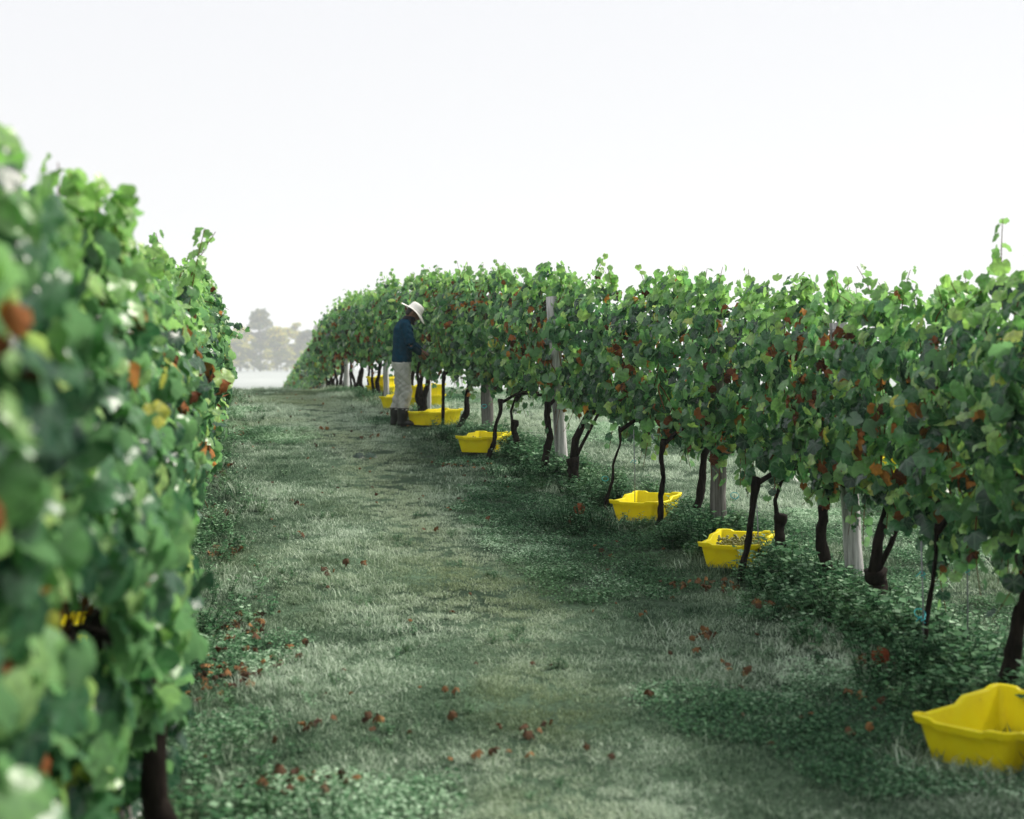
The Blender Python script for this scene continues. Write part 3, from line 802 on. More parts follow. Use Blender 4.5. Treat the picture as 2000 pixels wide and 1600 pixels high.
for (px, py, kd, ln, lb, ex) in RV:
    X, Z = at(px, py)
    feet.append([X, Z, kd, ln, lb, ex])
# pull each foot towards the row line so the row stays a row
for q in feet: q[0] = float(q[0] * .45 + (XR(q[1])) * .55) if abs(q[0] - XR(q[1])) > .7 else q[0]
# keep the foot exactly below its place in the picture by moving along the ray
Zs = [q[1] for q in feet]
zz = 4.6
nearer = []
while zz < Zs[0] - .55: nearer.append(zz); zz += .85
labs_near = 'leafy grapevine beyond the right edge, nearer than the trunk behind the crate'
bounds = lambda k, A: ((A[k - 1] + A[k]) / 2 if k else A[0] - .45, (A[k] + A[k + 1]) / 2 if k < len(A) - 1 else A[-1] + .45)
order = np.argsort(Zs); A = list(np.array(Zs)[order])
# even out stretches: leaf stretches are shared equally along the row
edges = [A[0] - .5]
for k in range(len(A) - 1): edges.append((A[k] + A[k + 1]) / 2)
far_start = A[-1] + .45
edges.append(far_start)
edges = list(np.convolve(np.pad(edges, 1, mode='edge'), [.25, .5, .25], 'valid')); edges[0] = A[0] - .5; edges[-1] = far_start
for k, oi in enumerate(order):
    X, Z, kd, ln, lb, ex = feet[oi]
    e0, e1 = edges[k], edges[k + 1]
    if ex.pop('lean2', None): ln = (.13, 0)
    vine(XR, e0, e1, (X, Z), lb, GR, 100 + oi, -1, trunk_kind=kd, lean=ln, parts=300 if Z < 20 else 0, hb=.77, ht=2.0, dead=.05, dens=1.25, skirts=5, **ex)
zz = edges[0]
for k in range(2):
    vine(XR, zz - .95, zz, (float(XR(zz - .5)), zz - .5), ['grapevine on the right frame edge, second nearer than the trunk behind the crate', 'grapevine cut by the right frame edge beside the nearest yellow crate'][1 - k], GR, 150 + k, -1, parts=300 if k == 0 else 120, dead=.07)
    zz -= .95
zz = far_start; k = 0
while zz < 92:
    st = 1.0 if zz < 30 else (1.5 if zz < 50 else 3.0)
    zc = zz + st / 2
    if zz < 23: lb = ['grapevine behind the picker, first of the row past his hat', 'grapevine behind the picker, second of the row past his hat', 'grapevine behind the picker, third of the row past his hat', 'grapevine behind the picker, fourth of the row past his hat'][min(k, 3)]
    elif zz < 30: lb = '%s vine of the right row past the picker, with a black trunk before the crest' % ['fifth', 'sixth', 'seventh', 'eighth', 'ninth', 'tenth', 'eleventh', 'twelfth', 'thirteenth'][min(k - 4, 8)]
    else: lb = 'small distant grapevine in the right row where it drops over the crest'
    vine(XR, zz, zz + st, (float(XR(zc)), zc), lb, GR if zz < 23 else (GR + ' before the crest' if zz < 30 else GR + ' over the crest'), 200 + k, -1, parts=200 if zz < 24 else 0, dens=.85 if zz < 30 else (.55 if zz < 50 else .3),
         simple=zz > 25, hb=.75 if zz < 33 else .55, ht=2.0 if zz < 24 else (1.88 if zz < 34 else 1.8), trunk_kind=['old', 'fork', 'thin'][k % 3], shoots=4 if zz < 40 else 1.5, dead=.05, skirts=2 if zz < 40 else 1)
    zz += st; k += 1

# ---- left row
GL = 'grapevines of the left row'
LL = ['nearest, strongly blurred grapevine of the left row, low at the left frame edge',
      'blurred grapevine second from the camera in the left row, with a rusty cane',
      'blurred grapevine with a yellowing leaf, third in the left row',
      'grapevine beside the blurred pale post at the bottom of the left row',
      'grapevine with a pointed leafy top standing against the sky in the left row',
      'grapevine sixth in the left row, past the one with the pointed top',
      'grapevine above the yellow crate glimpsed through the left row',
      'grapevine with a thick black double trunk in the left row',
      'grapevine just nearer than the slim left row post, beside brown leaf litter',
      'grapevine with a tall ragged withered shoot on top in the left row',
      'grapevine in the left row just beyond the slim post',
      'grapevine second beyond the slim post in the left row',
      'grapevine third beyond the slim post in the left row',
      'grapevine with a leafy branch reaching over the lane in the left row']
zz = 1.3; k = 0
while zz < 42:
    st = .9 if zz < 14 else (1.4 if zz < 34 else 3.0)
    zc = zz + st / 2
    lb = LL[k] if k < len(LL) else ('grapevine seen nearly edge-on in the far left row before the crest' if zz < 33 else 'grapevine of the left row hidden almost wholly beyond the crest')
    kd = 'old'; bx = float(XL(zc)); ex = {}
    tall = []
    if k == 3: tall = [(zc + a_, b_, 1.85, .31, (.05, 0, 1), 12, .12, True) for a_, b_ in ((.0, .14), (.12, .05), (.25, .12), (-.12, .1), (.3, .0), (.05, 0))]
    if k in (6, 8): tall = [(zc + a_, .1, 1.9, .34, (.1, 0, 1), 9, .11, True) for a_ in (-.3, .1)]
    if k == 7: kd = 'fork'; bx += .05; tall = [(zc + a_, b_, 1.9, .50, (.12, 0, 1), 14, .10, True) for a_, b_ in ((.0, .25), (.15, .2), (.3, .1))]
    if k == 9: tall = [(zc, .15, 1.95, .40, (.15, 0, 1), 12, .085, True)]
    if k == 13: tall = [(zc, .22, 1.75, .42, (1, -.1, -.25), 12, .1, False), (zc + .1, .22, 1.6, .36, (1, .1, -.1), 12, .1, False), (zc - .2, .2, 1.9, .25, (1, .1, -.2), 9, .09, False), (zc, .2, 1.4, .25, (1, .1, -.2), 9, .09, False)]
    if k == 3: bx = -1.06
    vine(XL, zz, zz + st, (bx, zc), lb, GL if k < len(LL) else (GL + ' before the crest' if zz < 33 else GL + ' beyond the crest'), 400 + k, 1, trunk_kind=kd, parts=300 if zz < 15 else (200 if zz < 20 else 0),
         dens=1.35 if zz < 20 else (.8 if zz < 33 else .35), simple=zz > 22, hb=.28 if zz < 5.5 else (.68 if zz < 12 else .5), ht=2.2 if zz < 2.6 else (2.12 if zz < 3.1 else 2.0), shoots=0 if zz < 3.1 else (2.2 if zz < 3.9 else 4), dead=.035, skirts=2.5, tall=tall, tie=.45 if k == 7 else False)
    zz += st; k += 1

# ------------------------------------------------------------------ trellis posts, wires and stakes
def post(X, Z, h, r, lean, label, m, sd):
    g = float(ground(X, Z)); rng = np.random.default_rng(sd)
    n = 14; t = np.linspace(0, 1, n)
    p = np.stack([lean[0] * t + rng.normal(0, .0025, n), lean[1] * t, -.1 + (h + .1) * t], -1)
    rr = r * (1 - .08 * t) * (1 + .02 * rng.standard_normal(n)); v, f = tube(p, rr, 16, True, .012, rng)
    o = add('trellis_post', mesh_np('trellis_post', v, f), m, None, (X, Z, g))
    for q in range(3):                                    # wire staples on the face of the post
        hh = [.8, 1.3, h - .08][q]; th = np.linspace(0, np.pi, 6)
        pp = np.stack([lean[0] * hh / h - r * .98 + 0 * th, -.012 * np.cos(th) - r * .3, hh + .012 * np.sin(th)], -1)
        v, f = tube(pp, .002, 4); add('staple', mesh_np('staple', v, f), M_WIRE, o)
    tag(o, label, 'post', 'wooden trellis posts')
    return o
X, Z = at(1674, 1165); post(X, Z, 1.86, .064, (-.13, 0), 'pale weathered wooden post nearest the camera in the right row', M_POST, 1)
X, Z = float(XR(11.75)), 11.75; post(X, Z, 1.80, .068, (-.03, 0), 'dark stained wooden post behind the grape-filled yellow crate', M_POSTD, 2)
X, Z = at(1100, 928); post(X, Z, 1.88, .066, (-.12, 0), 'second pale weathered post, midway along the right row', M_POST, 3)
X, Z = float(XR(18.0)), 18.0; post(X, Z, 1.80, .080, (-.03, 0), 'dark stained wooden post behind the small crate of grapes', M_POSTD, 4)
post(float(XR(21.5)), 21.5, 1.95, .045, (-.02, 0), 'slim grey post right beside the picker, rising past his hat', M_POST, 5)
post(-1.32, 4.75, 1.7, .05, (.0, 0), 'blurred grey post at the bottom of the left row', M_POSTD, 6)
X, Z = at(342, 1160); post(X, Z, 1.8, .035, (-.02, 0), 'slim brownish post in the left row beside a black trunk', M_POST, 7)
for k, zp in enumerate((25, 31, 40, 52)):
    post(float(XR(zp)), zp, 1.85, .05, (0, 0), 'grey post among dark trunks of the right row, %s past the picker' % ['first', 'second', 'third', 'fourth'][k], M_POST, 20 + k)['group'] = 'trellis posts towards the crest'
for k, zp in enumerate((7.2, 15, 22, 29)):
    post(float(XL(zp)) - .02, zp, 1.85, .05, (0, 0), ['grey post in the left row just nearer than the black double trunk', 'grey post buried in leaves under the branch over the lane', 'grey post hidden in the left row past the reaching branch', 'last grey post of the left row, hidden before the crest'][k], M_POST, 30 + k)

def wire(XF, z0, z1, h, label, r=.0016, xo=0.0):
    t = np.arange(z0, z1, .5); p = np.stack([XF(t) + xo, t, ground(XF(t), t) * 0 + np.interp(t, t, ground(XF(t), t)) + h], -1)
    p[:, 2] = np.convolve(np.pad(p[:, 2], 4, mode='edge'), np.ones(9) / 9, 'valid')
    v, f = tube(p, r, 4); o = add('trellis_wire', mesh_np('trellis_wire', v, f), M_WIRE)
    tag(o, label, 'wire', 'trellis wires')
wire(XR, 3.5, 60, 1.80, 'top wire stretched between the posts of the right row', .0022, -.07)
wire(XR, 3.5, 60, .80, 'low wire carrying the cordons of the right row')
wire(XR, 3.5, 60, 1.30, 'middle wire running through the leaves of the right row')
wire(XL, 1, 45, 1.80, 'top wire running through the leaves of the left row')
wire(XL, 1, 45, .80, 'low wire carrying the cordons of the left row')
def stake(px, py, h, label, ties):
    X, Z = at(px, py); g = float(ground(X, Z))
    v, f = tube(np.array([[0, 0, -.1], [.0, 0, h / 2], [-.01, 0, h]]), .0045, 6)
    o = add('stake', mesh_np('stake', v, f), M_WIRE, None, (X, Z, g)); tag(o, label, 'stake', 'thin steel stakes')
    for q in ties:
        th = np.linspace(0, 9, 16); v, f = tube(np.vstack([np.stack([.011 * np.cos(th), .011 * np.sin(th), q + .004 * th], -1), [[-.04, -.01, q + .01]]]), .003, 4)
        add('tie', mesh_np('tie', v, f), M_TIE, o)
stake(1890, 1322, .92, 'thin steel stake with a teal tie between the two nearest right row trunks', (.54,))
stake(1240, 1018, .8, 'thin steel stake left of the dark trunk by the ring-marked crate', (.5,))
stake(1481, 1120, .5, 'short steel stake at the right end of the grape-filled crate', ())
stake(1803, 1312, .7, 'thin steel stake with teal ties holding the young vine', (.26, .5))

# ------------------------------------------------------------------ yellow picking crates
def crate_mesh():
    Lx, Ly, H = .66, .42, .20                                 # rim size
    def loop(hx, hy, rc, ns=20):
        pts = []
        for cxs, cys, a0 in ((1, 1, 0), (-1, 1, 90), (-1, -1, 180), (1, -1, 270)):
            for q in range(4):
                a = R(a0 + 30 * q); pts.append((cxs * (hx - rc) + rc * math.cos(a), cys * (hy - rc) + rc * math.sin(a)))
        out = []
        for k in range(len(pts)):
            p, q = np.array(pts[k]), np.array(pts[(k + 1) % len(pts)])
            m = ns if np.linalg.norm(p - q) > .12 else 1
            for s in range(m): out.append(p + (q - p) * s / m)
        return np.array(out)
    top = loop(Lx / 2, Ly / 2, .03)
    n = len(top)
    fx = top[:, 0] / (Lx / 2); fy = top[:, 1] / (Ly / 2)
    # rim height: one end lower, step up along the long sides, small raised corners
    Hh = .176 + (.205 - .176) * np.clip((fx - .02) / .14, 0, 1)
    corner = np.clip((np.abs(fx) - .78) / .05, 0, 1) * np.clip((np.abs(fy) - .55) / .06, 0, 1)
    Hh = Hh + .013 * corner
    rib = np.where((np.arange(n) % 4) == 2, .005, 0.0) * (np.abs(fx) < .97)
    def ring(t, out, z): # t: 0 bottom .. 1 top
        def lp(o): return loop(Lx / 2 - .048 * (1 - t) + o, Ly / 2 - .04 * (1 - t) + o, .03 + o)
        if np.ndim(out): a_, b_ = lp(0.0), lp(.01); p = a_ + (b_ - a_) * (out[:, None] / .01)
        else: p = lp(out)
        return np.column_stack([p, z if np.ndim(z) else np.full(n, z)])
    rings = [ring(0, -.004, .004), ring(0.02, rib, .0), ring(.45, rib, Hh * .45), ring(.80, rib, Hh - .036), ring(.82, 0.0, Hh - .030),
             ring(.86, .020, Hh - .032), ring(1, .021, Hh - .003), ring(1, .017, Hh), ring(1, -.002, Hh), ring(.98, -.008, Hh - .004),
             ring(.45, -.006, Hh * .45), ring(.04, -.006, .010)]
    V = np.vstack(rings); m = len(rings)
    F = []
    for a in range(m - 1):
        for b in range(n):
            c = (b + 1) % n; F.append((a * n + b, a * n + c, (a + 1) * n + c, (a + 1) * n + b))
    F = np.array(F)
    G = Geo(); G.add(V, F)
    G.add(np.vstack([rings[-1], [[0, 0, .010]]]), np.array([[n, b, (b + 1) % n] for b in range(n)]))
    G.add(np.vstack([rings[0], [[0, 0, .004]]]), np.array([[n, (b + 1) % n, b] for b in range(n)]))
    return G.mesh('tub', smooth=False)
CRATE = crate_mesh()
def ring_mesh():
    th = np.linspace(0, 2 * np.pi, 25); v, f = tube(np.stack([.042 * np.cos(th), 0 * th, .042 * np.sin(th)], -1), .0022, 5, False)
    return mesh_np('moulded_ring', v, f)
RINGM = ring_mesh(); RINGM.materials.append(M_CRATEMARK)
def bumps_mesh():
    G = Geo()
    for k in range(9):
        v, f = tube(np.array([[-.12 + k * .03, 0, -.012], [-.12 + k * .03, 0, .012]]), .0035, 6); G.add(v, f)
    return G.mesh('drain_slots')
BUMPM = bumps_mesh(); BUMPM.materials.append(M_CRATE)
def print_mesh():
    G = Geo()
    for k, w in enumerate((.007, .011, .006, .012, .008)):
        x0 = -.03 + k * .0135; V = np.array([[x0, 0, 0], [x0 + w * .7, 0, 0], [x0 + w * .7, 0, .014 + .003 * (k % 2)], [x0, 0, .014], [x0, -.001, 0], [x0 + w * .7, -.001, 0], [x0 + w * .7, -.001, .014 + .003 * (k % 2)], [x0, -.001, .014]])
        G.add(V, np.array([[0, 1, 2, 3], [7, 6, 5, 4], [0, 4, 5, 1], [1, 5, 6, 2], [2, 6, 7, 3], [3, 7, 4, 0]]))
    return G.mesh('printed_mark')
PRM = print_mesh(); PRM.materials.append(M_INK)
def crate(X, Z, yaw, label, dz=0.0, tilt=(0, 0), grapes=False, marks=True, name='picking_crate', group='yellow picking crates'):
    g = float(max(ground(X + a_, Z + b_) for a_ in (-.2, 0, .2) for b_ in (-.2, 0, .2))) + .012 + dz
    root = empty(name, (X, Z, g), label, 'crate', group, R(yaw)); root.rotation_euler = (R(tilt[0]), R(tilt[1]), R(yaw))
    add('tub', CRATE, M_CRATE, root)
    if marks:
        for sgn in (-1, 1):
            o = add('moulded_ring', RINGM, None, root, (.17 * sgn, sgn * -.196 if False else sgn * .0 - .1935, .098)); o.rotation_euler = (R(-16), 0, 0)
            if sgn == 1: break
        o = add('drain_slots', BUMPM, None, root, (0, -.183, .058)); o.rotation_euler = (R(-16), 0, 0)
        o = add('drain_slots', BUMPM, None, root, (-.292, 0, .058)); o.rotation_euler = (R(-16), 0, R(-90))
        o = add('printed_mark', PRM, None, root, (-.12, -.2005, .115)); o.rotation_euler = (R(-16), 0, 0)
    return root
def grape_pile(X, Z, yaw, n, seed, label, dz=.105):
    rng = np.random.default_rng(seed); g = float(ground(X, Z)) + dz
    ico = bmesh.new(); bmesh.ops.create_icosphere(ico, subdivisions=1, radius=1); iv = np.array([v.co[:] for v in ico.verts]); ifc = np.array([[v.index for v in f.verts] for f in ico.faces]); ico.free()
    G = Geo()
    for k in range(n):
        x, y = rng.uniform(-.26, .26), rng.uniform(-.15, .15)
        z = rng.uniform(0, 1) * (.06 + .035 * math.sin(x * 17 + y * 9)); r = rng.uniform(.008, .011)
        G.add(iv * r + [x, y, z], ifc)
    o = add('grapes', G.mesh('grapes'), M_GRAPE, None, (X, Z, g)); o.rotation_euler = (0, 0, R(yaw))
    tag(o, label, 'grapes', kind='stuff')
M_GRAPE = plain('green_grapes', (.20, .20, .045), .4, 0, .5, .6, 14)

crate(2.06, 5.97, 41, 'large empty yellow crate at the right frame edge, nearest the camera', dz=-.01)
crate(1.70, 10.72, 68, 'yellow crate half full of green grapes behind a slim trunk', dz=-.03)
grape_pile(1.70, 10.72, 68, 620, 1, 'green grapes heaped in the crate behind the slim trunk')
crate(1.19, 12.62, 64, 'empty yellow crate with a moulded ring on its side, between two young vines', dz=-.05)
x9, z9 = at(948, 897); crate(x9 - .02, z9 + .42, 68, 'small yellow crate of green grapes right of the picker, under the dark post')
grape_pile(x9 - .02, z9 + .42, 68, 500, 2, 'green grapes heaped in the small crate under the dark post')
x9, z9 = at(832, 836); crate(x9 + .10, z9 + .22, 40, 'yellow crate at the right side of the picker\'s boots')
def stackc(px, py, yaw, labs):
    X, Z = at(px, py)
    for k, lb in enumerate(labs): crate(X, Z, yaw + k * 4, lb, dz=k * .165, marks=False)
stackc(822, 800, 30, ['bottom yellow crate of the pile just behind the picker\'s legs', 'topmost yellow crate of the pile just behind the picker\'s legs'])
stackc(752, 774, 60, ['lower yellow crate of the pair left of the picker beyond his knees', 'upper yellow crate of the pair left of the picker beyond his knees'])
x9, z9 = at(706, 762); crate(x9, z9, 80, 'small far yellow crate standing alone, farthest left of the picker', marks=False)
x9, z9 = at(780, 800); crate(x9, z9, 75, 'yellow crate end peeping out left of the picker\'s knees', marks=False)
crate(-2.38, 8.15, 30, 'yellow crate glimpsed through the leaves of the left row', marks=False)
x9, z9 = at(1695, 935); crate(x9, z9, 15, 'yellow crate glimpsed through the right row beyond the nearest pale post', marks=False)

# ------------------------------------------------------------------ the picker
def evaluated(o, name):
    dg = bpy.context.evaluated_depsgraph_get(); dg.update()
    me = bpy.data.meshes.new_from_object(o.evaluated_get(dg), depsgraph=dg); me.name = name
    old = o.data; o.modifiers.clear(); o.data = me; bpy.data.meshes.remove(old)
    me.polygons.foreach_set('use_smooth', np.ones(len(me.polygons), bool))
    return o
def ell(path, ra, rb, sides=20, ax=(0, 1, 0)):
    """loft with elliptical sections: rb along axis ax, ra across it"""
    P = np.asarray(path, float); T = np.gradient(P, axis=0); T /= np.linalg.norm(T, axis=1)[:, None]
    Bv = np.asarray(ax, float) - (T @ np.asarray(ax, float))[:, None] * T; Bv /= np.linalg.norm(Bv, axis=1)[:, None]
    A_ = np.cross(Bv, T); th = np.linspace(0, 2 * np.pi, sides, endpoint=False); n = len(P)
    ra = np.asarray(ra, float); rb = np.asarray(rb, float)
    V = P[:, None] + (ra[:, None] * np.cos(th))[..., None] * A_[:, None] + (rb[:, None] * np.sin(th))[..., None] * Bv[:, None]
    V = V.reshape(-1, 3); F = []
    for a in range(n - 1):
        for b in range(sides):
            c = (b + 1) % sides; F.append((a * sides + b, a * sides + c, (a + 1) * sides + c)); F.append((a * sides + b, (a + 1) * sides + c, (a + 1) * sides + b))
    V = np.vstack([V, P[:1], P[-1:]])
    for b in range(sides):
        c = (b + 1) % sides; F.append((n * sides, c, b)); F.append((n * sides + 1, (n - 1) * sides + b, (n - 1) * sides + c))
    return V, np.array(F)
def remeshed(name, G, material, parent, voxel, smooth=2, wrinkle=None):
    o = add(name, G.mesh(name), material, parent)
    m = o.modifiers.new('r', 'REMESH'); m.mode = 'VOXEL'; m.voxel_size = voxel
    s = o.modifiers.new('s', 'SMOOTH'); s.iterations = smooth; s.factor = .6
    evaluated(o, name)
    if wrinkle is not None:
        me = o.data; n = len(me.vertices); co = np.empty(n * 3, np.float32); me.vertices.foreach_get('co', co); co = co.reshape(-1, 3)
        no = np.empty(n * 3, np.float32); me.vertices.foreach_get('normal', no); no = no.reshape(-1, 3)
        co = co + no * wrinkle(co)[:, None]; me.vertices.foreach_set('co', co.astype(np.float32).ravel()); me.update()
    return o
M_SKIN = plain('skin', (.20, .095, .06), .5, 0, .4)
M_SHIRT = plain('teal_blue_jersey', (.0015, .036, .068), .8, 0, .06, .3, 30)
M_TROUS = plain('pale_grey_trousers', (.42, .42, .39), .85, 0, .2, .12, 14)
M_BOOT = plain('dark_rubber_boots', (.008, .0075, .008), .42, 0, .5, .2, 12)
M_HAT = plain('off_white_hat_cloth', (.80, .78, .74), .9, 0, .2, .06, 24)
M_HAIR = plain('dark_hair', (.01, .008, .007), .6)
M_SCARF = plain('dark_neck_scarf', (.012, .014, .022), .8, 0, .2, .4, 40)

px_, pz_ = at(784, 833)
PG = float(ground(px_, pz_))
person = empty('person', (px_, pz_, PG), 'person in pale hat, blue jersey, grey trousers and dark boots picking grapes', 'person')
person.rotation_euler = (0, 0, R(8))
YH = .095    # half the distance between hip joints; +x is forward, camera side is -y
legs = {}
for s, fx in ((-1, .03), (1, -.055)):
    legs[s] = dict(hip=np.array([.02, s * YH, .87]), knee=np.array([.035 + fx * .6, s * .105, .46]), ank=np.array([fx - .02, s * .11, .09]), toe=np.array([fx + .17, s * .13, .035]))
SHO = {s: np.array([.045, s * .175, 1.375]) for s in (-1, 1)}
ELB = {-1: np.array([.115, -.235, 1.115]), 1: np.array([.14, .22, 1.13])}
WRI = {-1: np.array([.25, -.09, .995]), 1: np.array([.275, .07, 1.04])}
NECK = np.array([.085, 0, 1.43]); HEAD = np.array([.165, 0, 1.545])
def L3(a, b, n): t = np.linspace(0, 1, n)[:, None]; return np.asarray(a) * (1 - t) + np.asarray(b) * t
# body (one surface): trunk, neck, head with face, arms, hands, legs, feet
G = Geo()
G.add(*ell([[0.01, 0, .84], [.01, 0, .92], [.02, 0, 1.05], [.03, 0, 1.2], [.035, 0, 1.33], [.055, 0, 1.40], [.07, 0, 1.43]], [.10, .11, .10, .115, .11, .08, .05], [.15, .165, .145, .165, .175, .14, .06]))
G.add(*ell(L3([.06, 0, 1.38], HEAD + [-.01, 0, -.02], 5), [.06] * 5, [.058] * 5, 14))
hd = Vector((.5, 0, -.38)).normalized()          # gaze: forward and down
fw = np.array(hd); upv = np.array([.38 * 2, 0, 1.0]); upv = upv - upv @ fw * fw; upv /= np.linalg.norm(upv); lt = np.array([0, 1., 0])
def hp(f, l, u): return HEAD + fw * f + lt * l + upv * u
G.add(*ell([hp(0, 0, -.115), hp(.005, 0, -.09), hp(.0, 0, -.03), hp(-.005, 0, .03), hp(-.008, 0, .08), hp(-.01, 0, .105)], [.045, .075, .092, .098, .075, .03], [.04, .058, .072, .076, .06, .02], 20))
G.add(*ell([hp(.03, 0, -.115), hp(.055, 0, -.105), hp(.075, 0, -.09)], [.02, .026, .014], [.03, .03, .02], 12))       # chin
G.add(*ell([hp(.085, 0, .02), hp(.105, 0, -.02), hp(.103, 0, -.04)], [.008, .014, .010], [.008, .014, .014], 10))      # nose
G.add(*ell([hp(.082, -.02, -.063), hp(.090, 0, -.063), hp(.082, .02, -.063)], [.007, .009, .007], [.007, .009, .007], 8, (0, 0, 1)))
for s in (-1, 1):
    G.add(*ell([hp(-.01, s * .074, .02), hp(-.012, s * .082, 0), hp(-.008, s * .076, -.028)], [.012, .018, .010], [.006, .008, .006], 10))
    G.add(*ell([hp(.078, s * .045, .032), hp(.088, s * .028, .034), hp(.088, s * .012, .028)], [.009] * 3, [.008] * 3, 8, (0, 0, 1)))
    lg = legs[s]
    G.add(*ell(L3(lg['hip'], lg['knee'], 5), [.085, .08, .07, .06, .053], [.08, .075, .068, .058, .052]))
    G.add(*ell(np.vstack([L3(lg['knee'], lg['ank'], 5)]), [.053, .056, .05, .04, .035], [.052, .054, .048, .038, .035]))
    G.add(*ell([lg['ank'] + [-.04, 0, -.04], lg['ank'] + [.03, 0, -.045], (lg['ank'] + lg['toe']) / 2 + [.02, 0, -.02], lg['toe']], [.03, .038, .028, .018], [.03, .036, .042, .03], 14))
    G.add(*ell(np.vstack([L3(SHO[s], ELB[s], 4)]), [.055, .05, .045, .04], [.055, .05, .045, .04], 14))
    G.add(*ell(L3(ELB[s], WRI[s], 4), [.04, .038, .031, .026], [.04, .037, .03, .024], 14))
    d = WRI[s] - ELB[s]; d /= np.linalg.norm(d)
    side = np.cross(d, [0, 0, 1.]); side /= np.linalg.norm(side); dn = np.cross(d, side)     # palm width axis / palm normal
    pc = WRI[s] + d * .055
    G.add(*ell([WRI[s], WRI[s] + d * .03, pc, WRI[s] + d * .088], [.017, .016, .016, .013], [.024, .036, .042, .040], 14, tuple(side)))
    for q, (o_, ln_) in enumerate(((-.031, .062), (-.0105, .072), (.0105, .068), (.031, .052))):
        b0 = WRI[s] + d * .08 + side * o_; k1 = b0 + d * ln_ * .45; dd = d * .6 - np.array([0, 0, .8]); dd /= np.linalg.norm(dd)
        k2 = k1 + dd * ln_ * .35; k3 = k2 + (dd - d * .5) / 1.2 * ln_ * .25
        G.add(*tube(np.stack([b0, k1, k2, k3]), [.0092, .0088, .0082, .007], 8))
    th0 = WRI[s] + d * .025 - side * s * -.03
    G.add(*tube(np.stack([th0, th0 + d * .025 + side * s * .028, th0 + d * .05 + side * s * .03 - np.array([0, 0, .015]), th0 + d * .068 + side * s * .018 - np.array([0, 0, .026])]), [.013, .0115, .010, .008], 8))
remeshed('body', G, M_SKIN, person, .0062, 1)
# jersey
G = Geo()
G.add(*ell([[-.005, 0, .855], [-.0, 0, .88], [.012, 0, .98], [.022, 0, 1.1], [.025, 0, 1.22], [.03, 0, 1.33], [.045, 0, 1.405], [.07, 0, 1.445]], [.128, .138, .135, .14, .145, .135, .10, .062], [.18, .19, .178, .185, .198, .20, .16, .065], 28))
for s in (-1, 1):
    G.add(*ell(np.vstack([SHO[s] + [-.01, -s * .05, .02], L3(SHO[s], ELB[s], 5)]), [.08, .083, .077, .073, .069, .067], [.075, .078, .076, .071, .068, .065], 18))
    G.add(*ell(np.vstack([L3(ELB[s], WRI[s] - (WRI[s] - ELB[s]) * .03, 5)]), [.066, .064, .057, .050, .043], [.064, .062, .055, .048, .041], 18))
def wr_shirt(c):
    return .008 * (fbm(c[:, 2] * 14 + c[:, 0] * 9, c[:, 1] * 12 + c[:, 2] * 6, 5, 3) - .5) + .005 * np.sin(c[:, 2] * 85 + c[:, 0] * 50) * (c[:, 0] > .07)
remeshed('jersey', G, M_SHIRT, person, .010, 4, wr_shirt)
# trousers
G = Geo()
G.add(*ell([[.0, 0, .80], [-.005, 0, .86], [.0, 0, .925]], [.125, .13, .118], [.165, .172, .16], 24))
for s in (-1, 1):
    lg = legs[s]
    G.add(*ell(np.vstack([lg['hip'] + [-.015, 0, -.0], L3(lg['hip'] + [-.01, 0, -.08], lg['knee'], 5), L3(lg['knee'], lg['ank'] + [0, 0, .13], 5)[1:]]),
               [.115, .112, .102, .094, .088, .085, .083, .080, .078, .075], [.098, .10, .095, .088, .083, .080, .078, .076, .074, .072], 20))
def wr_tr(c):
    return .011 * (fbm(c[:, 2] * 20 + c[:, 0] * 22, c[:, 1] * 9 + c[:, 0] * 9 - c[:, 2] * 5, 8, 3) - .5) * 2.4 + .006 * (np.abs(fbm(c[:, 2] * 34 - c[:, 0] * 26 + c[:, 1] * 8, c[:, 0] * 12 + c[:, 1] * 10, 18, 2) - .5) * -4 + .6)
remeshed('trousers', G, M_TROUS, person, .010, 3, wr_tr)
# boots
for s in (-1, 1):
    G = Geo(); lg = legs[s]; a_ = lg['ank']
    G.add(*ell([a_ + [.005, 0, .165], a_ + [.004, 0, .09], a_ + [0, 0, .02], a_ + [-.005, 0, -.04]], [.079, .077, .068, .062], [.076, .074, .06, .052], 22))
    G.add(*ell([a_ + [-.075, 0, -.05], a_ + [-.03, 0, -.045], a_ + [.06, 0, -.04], a_ + [.14, s * .012, -.052], a_ + [.2, s * .018, -.062]], [.035, .046, .048, .036, .02], [.035, .048, .052, .052, .034], 18))
    o = remeshed('boot', G, M_BOOT, person, .009, 2)
    v, f = tube(np.stack([[a_[0] + .005 + .081 * math.cos(t), a_[1] + .078 * math.sin(t), a_[2] + .158] for t in np.linspace(0, 2 * np.pi, 21)]), .006, 5, False)
    add('cuff', mesh_np('cuff', v, f), M_BOOT, o)
# hair at the nape, scarf, hat
G = Geo(); G.add(*ell([hp(-.045, 0, -.07), hp(-.055, 0, -.03), hp(-.045, 0, .02), hp(-.02, 0, .06)], [.04, .052, .062, .05], [.055, .066, .072, .06], 16)); remeshed('hair', G, M_HAIR, person, .008, 2)
th = np.linspace(0, 2 * np.pi, 25); G = Geo()
for dz, rr in ((0, .078), (.03, .074), (.055, .07)):
    G.add(*tube(np.stack([.085 + dz * .6 + rr * 1.02 * np.cos(th), rr * np.sin(th), 1.435 + dz - .25 * rr * np.cos(th) * .6], -1), .017, 8, False))
G.add(*ell([[.15, 0, 1.44], [.165, 0, 1.41], [.16, 0, 1.38]], [.02, .022, .012], [.03, .028, .015], 10))
remeshed('scarf', G, M_SCARF, person, .008, 1)
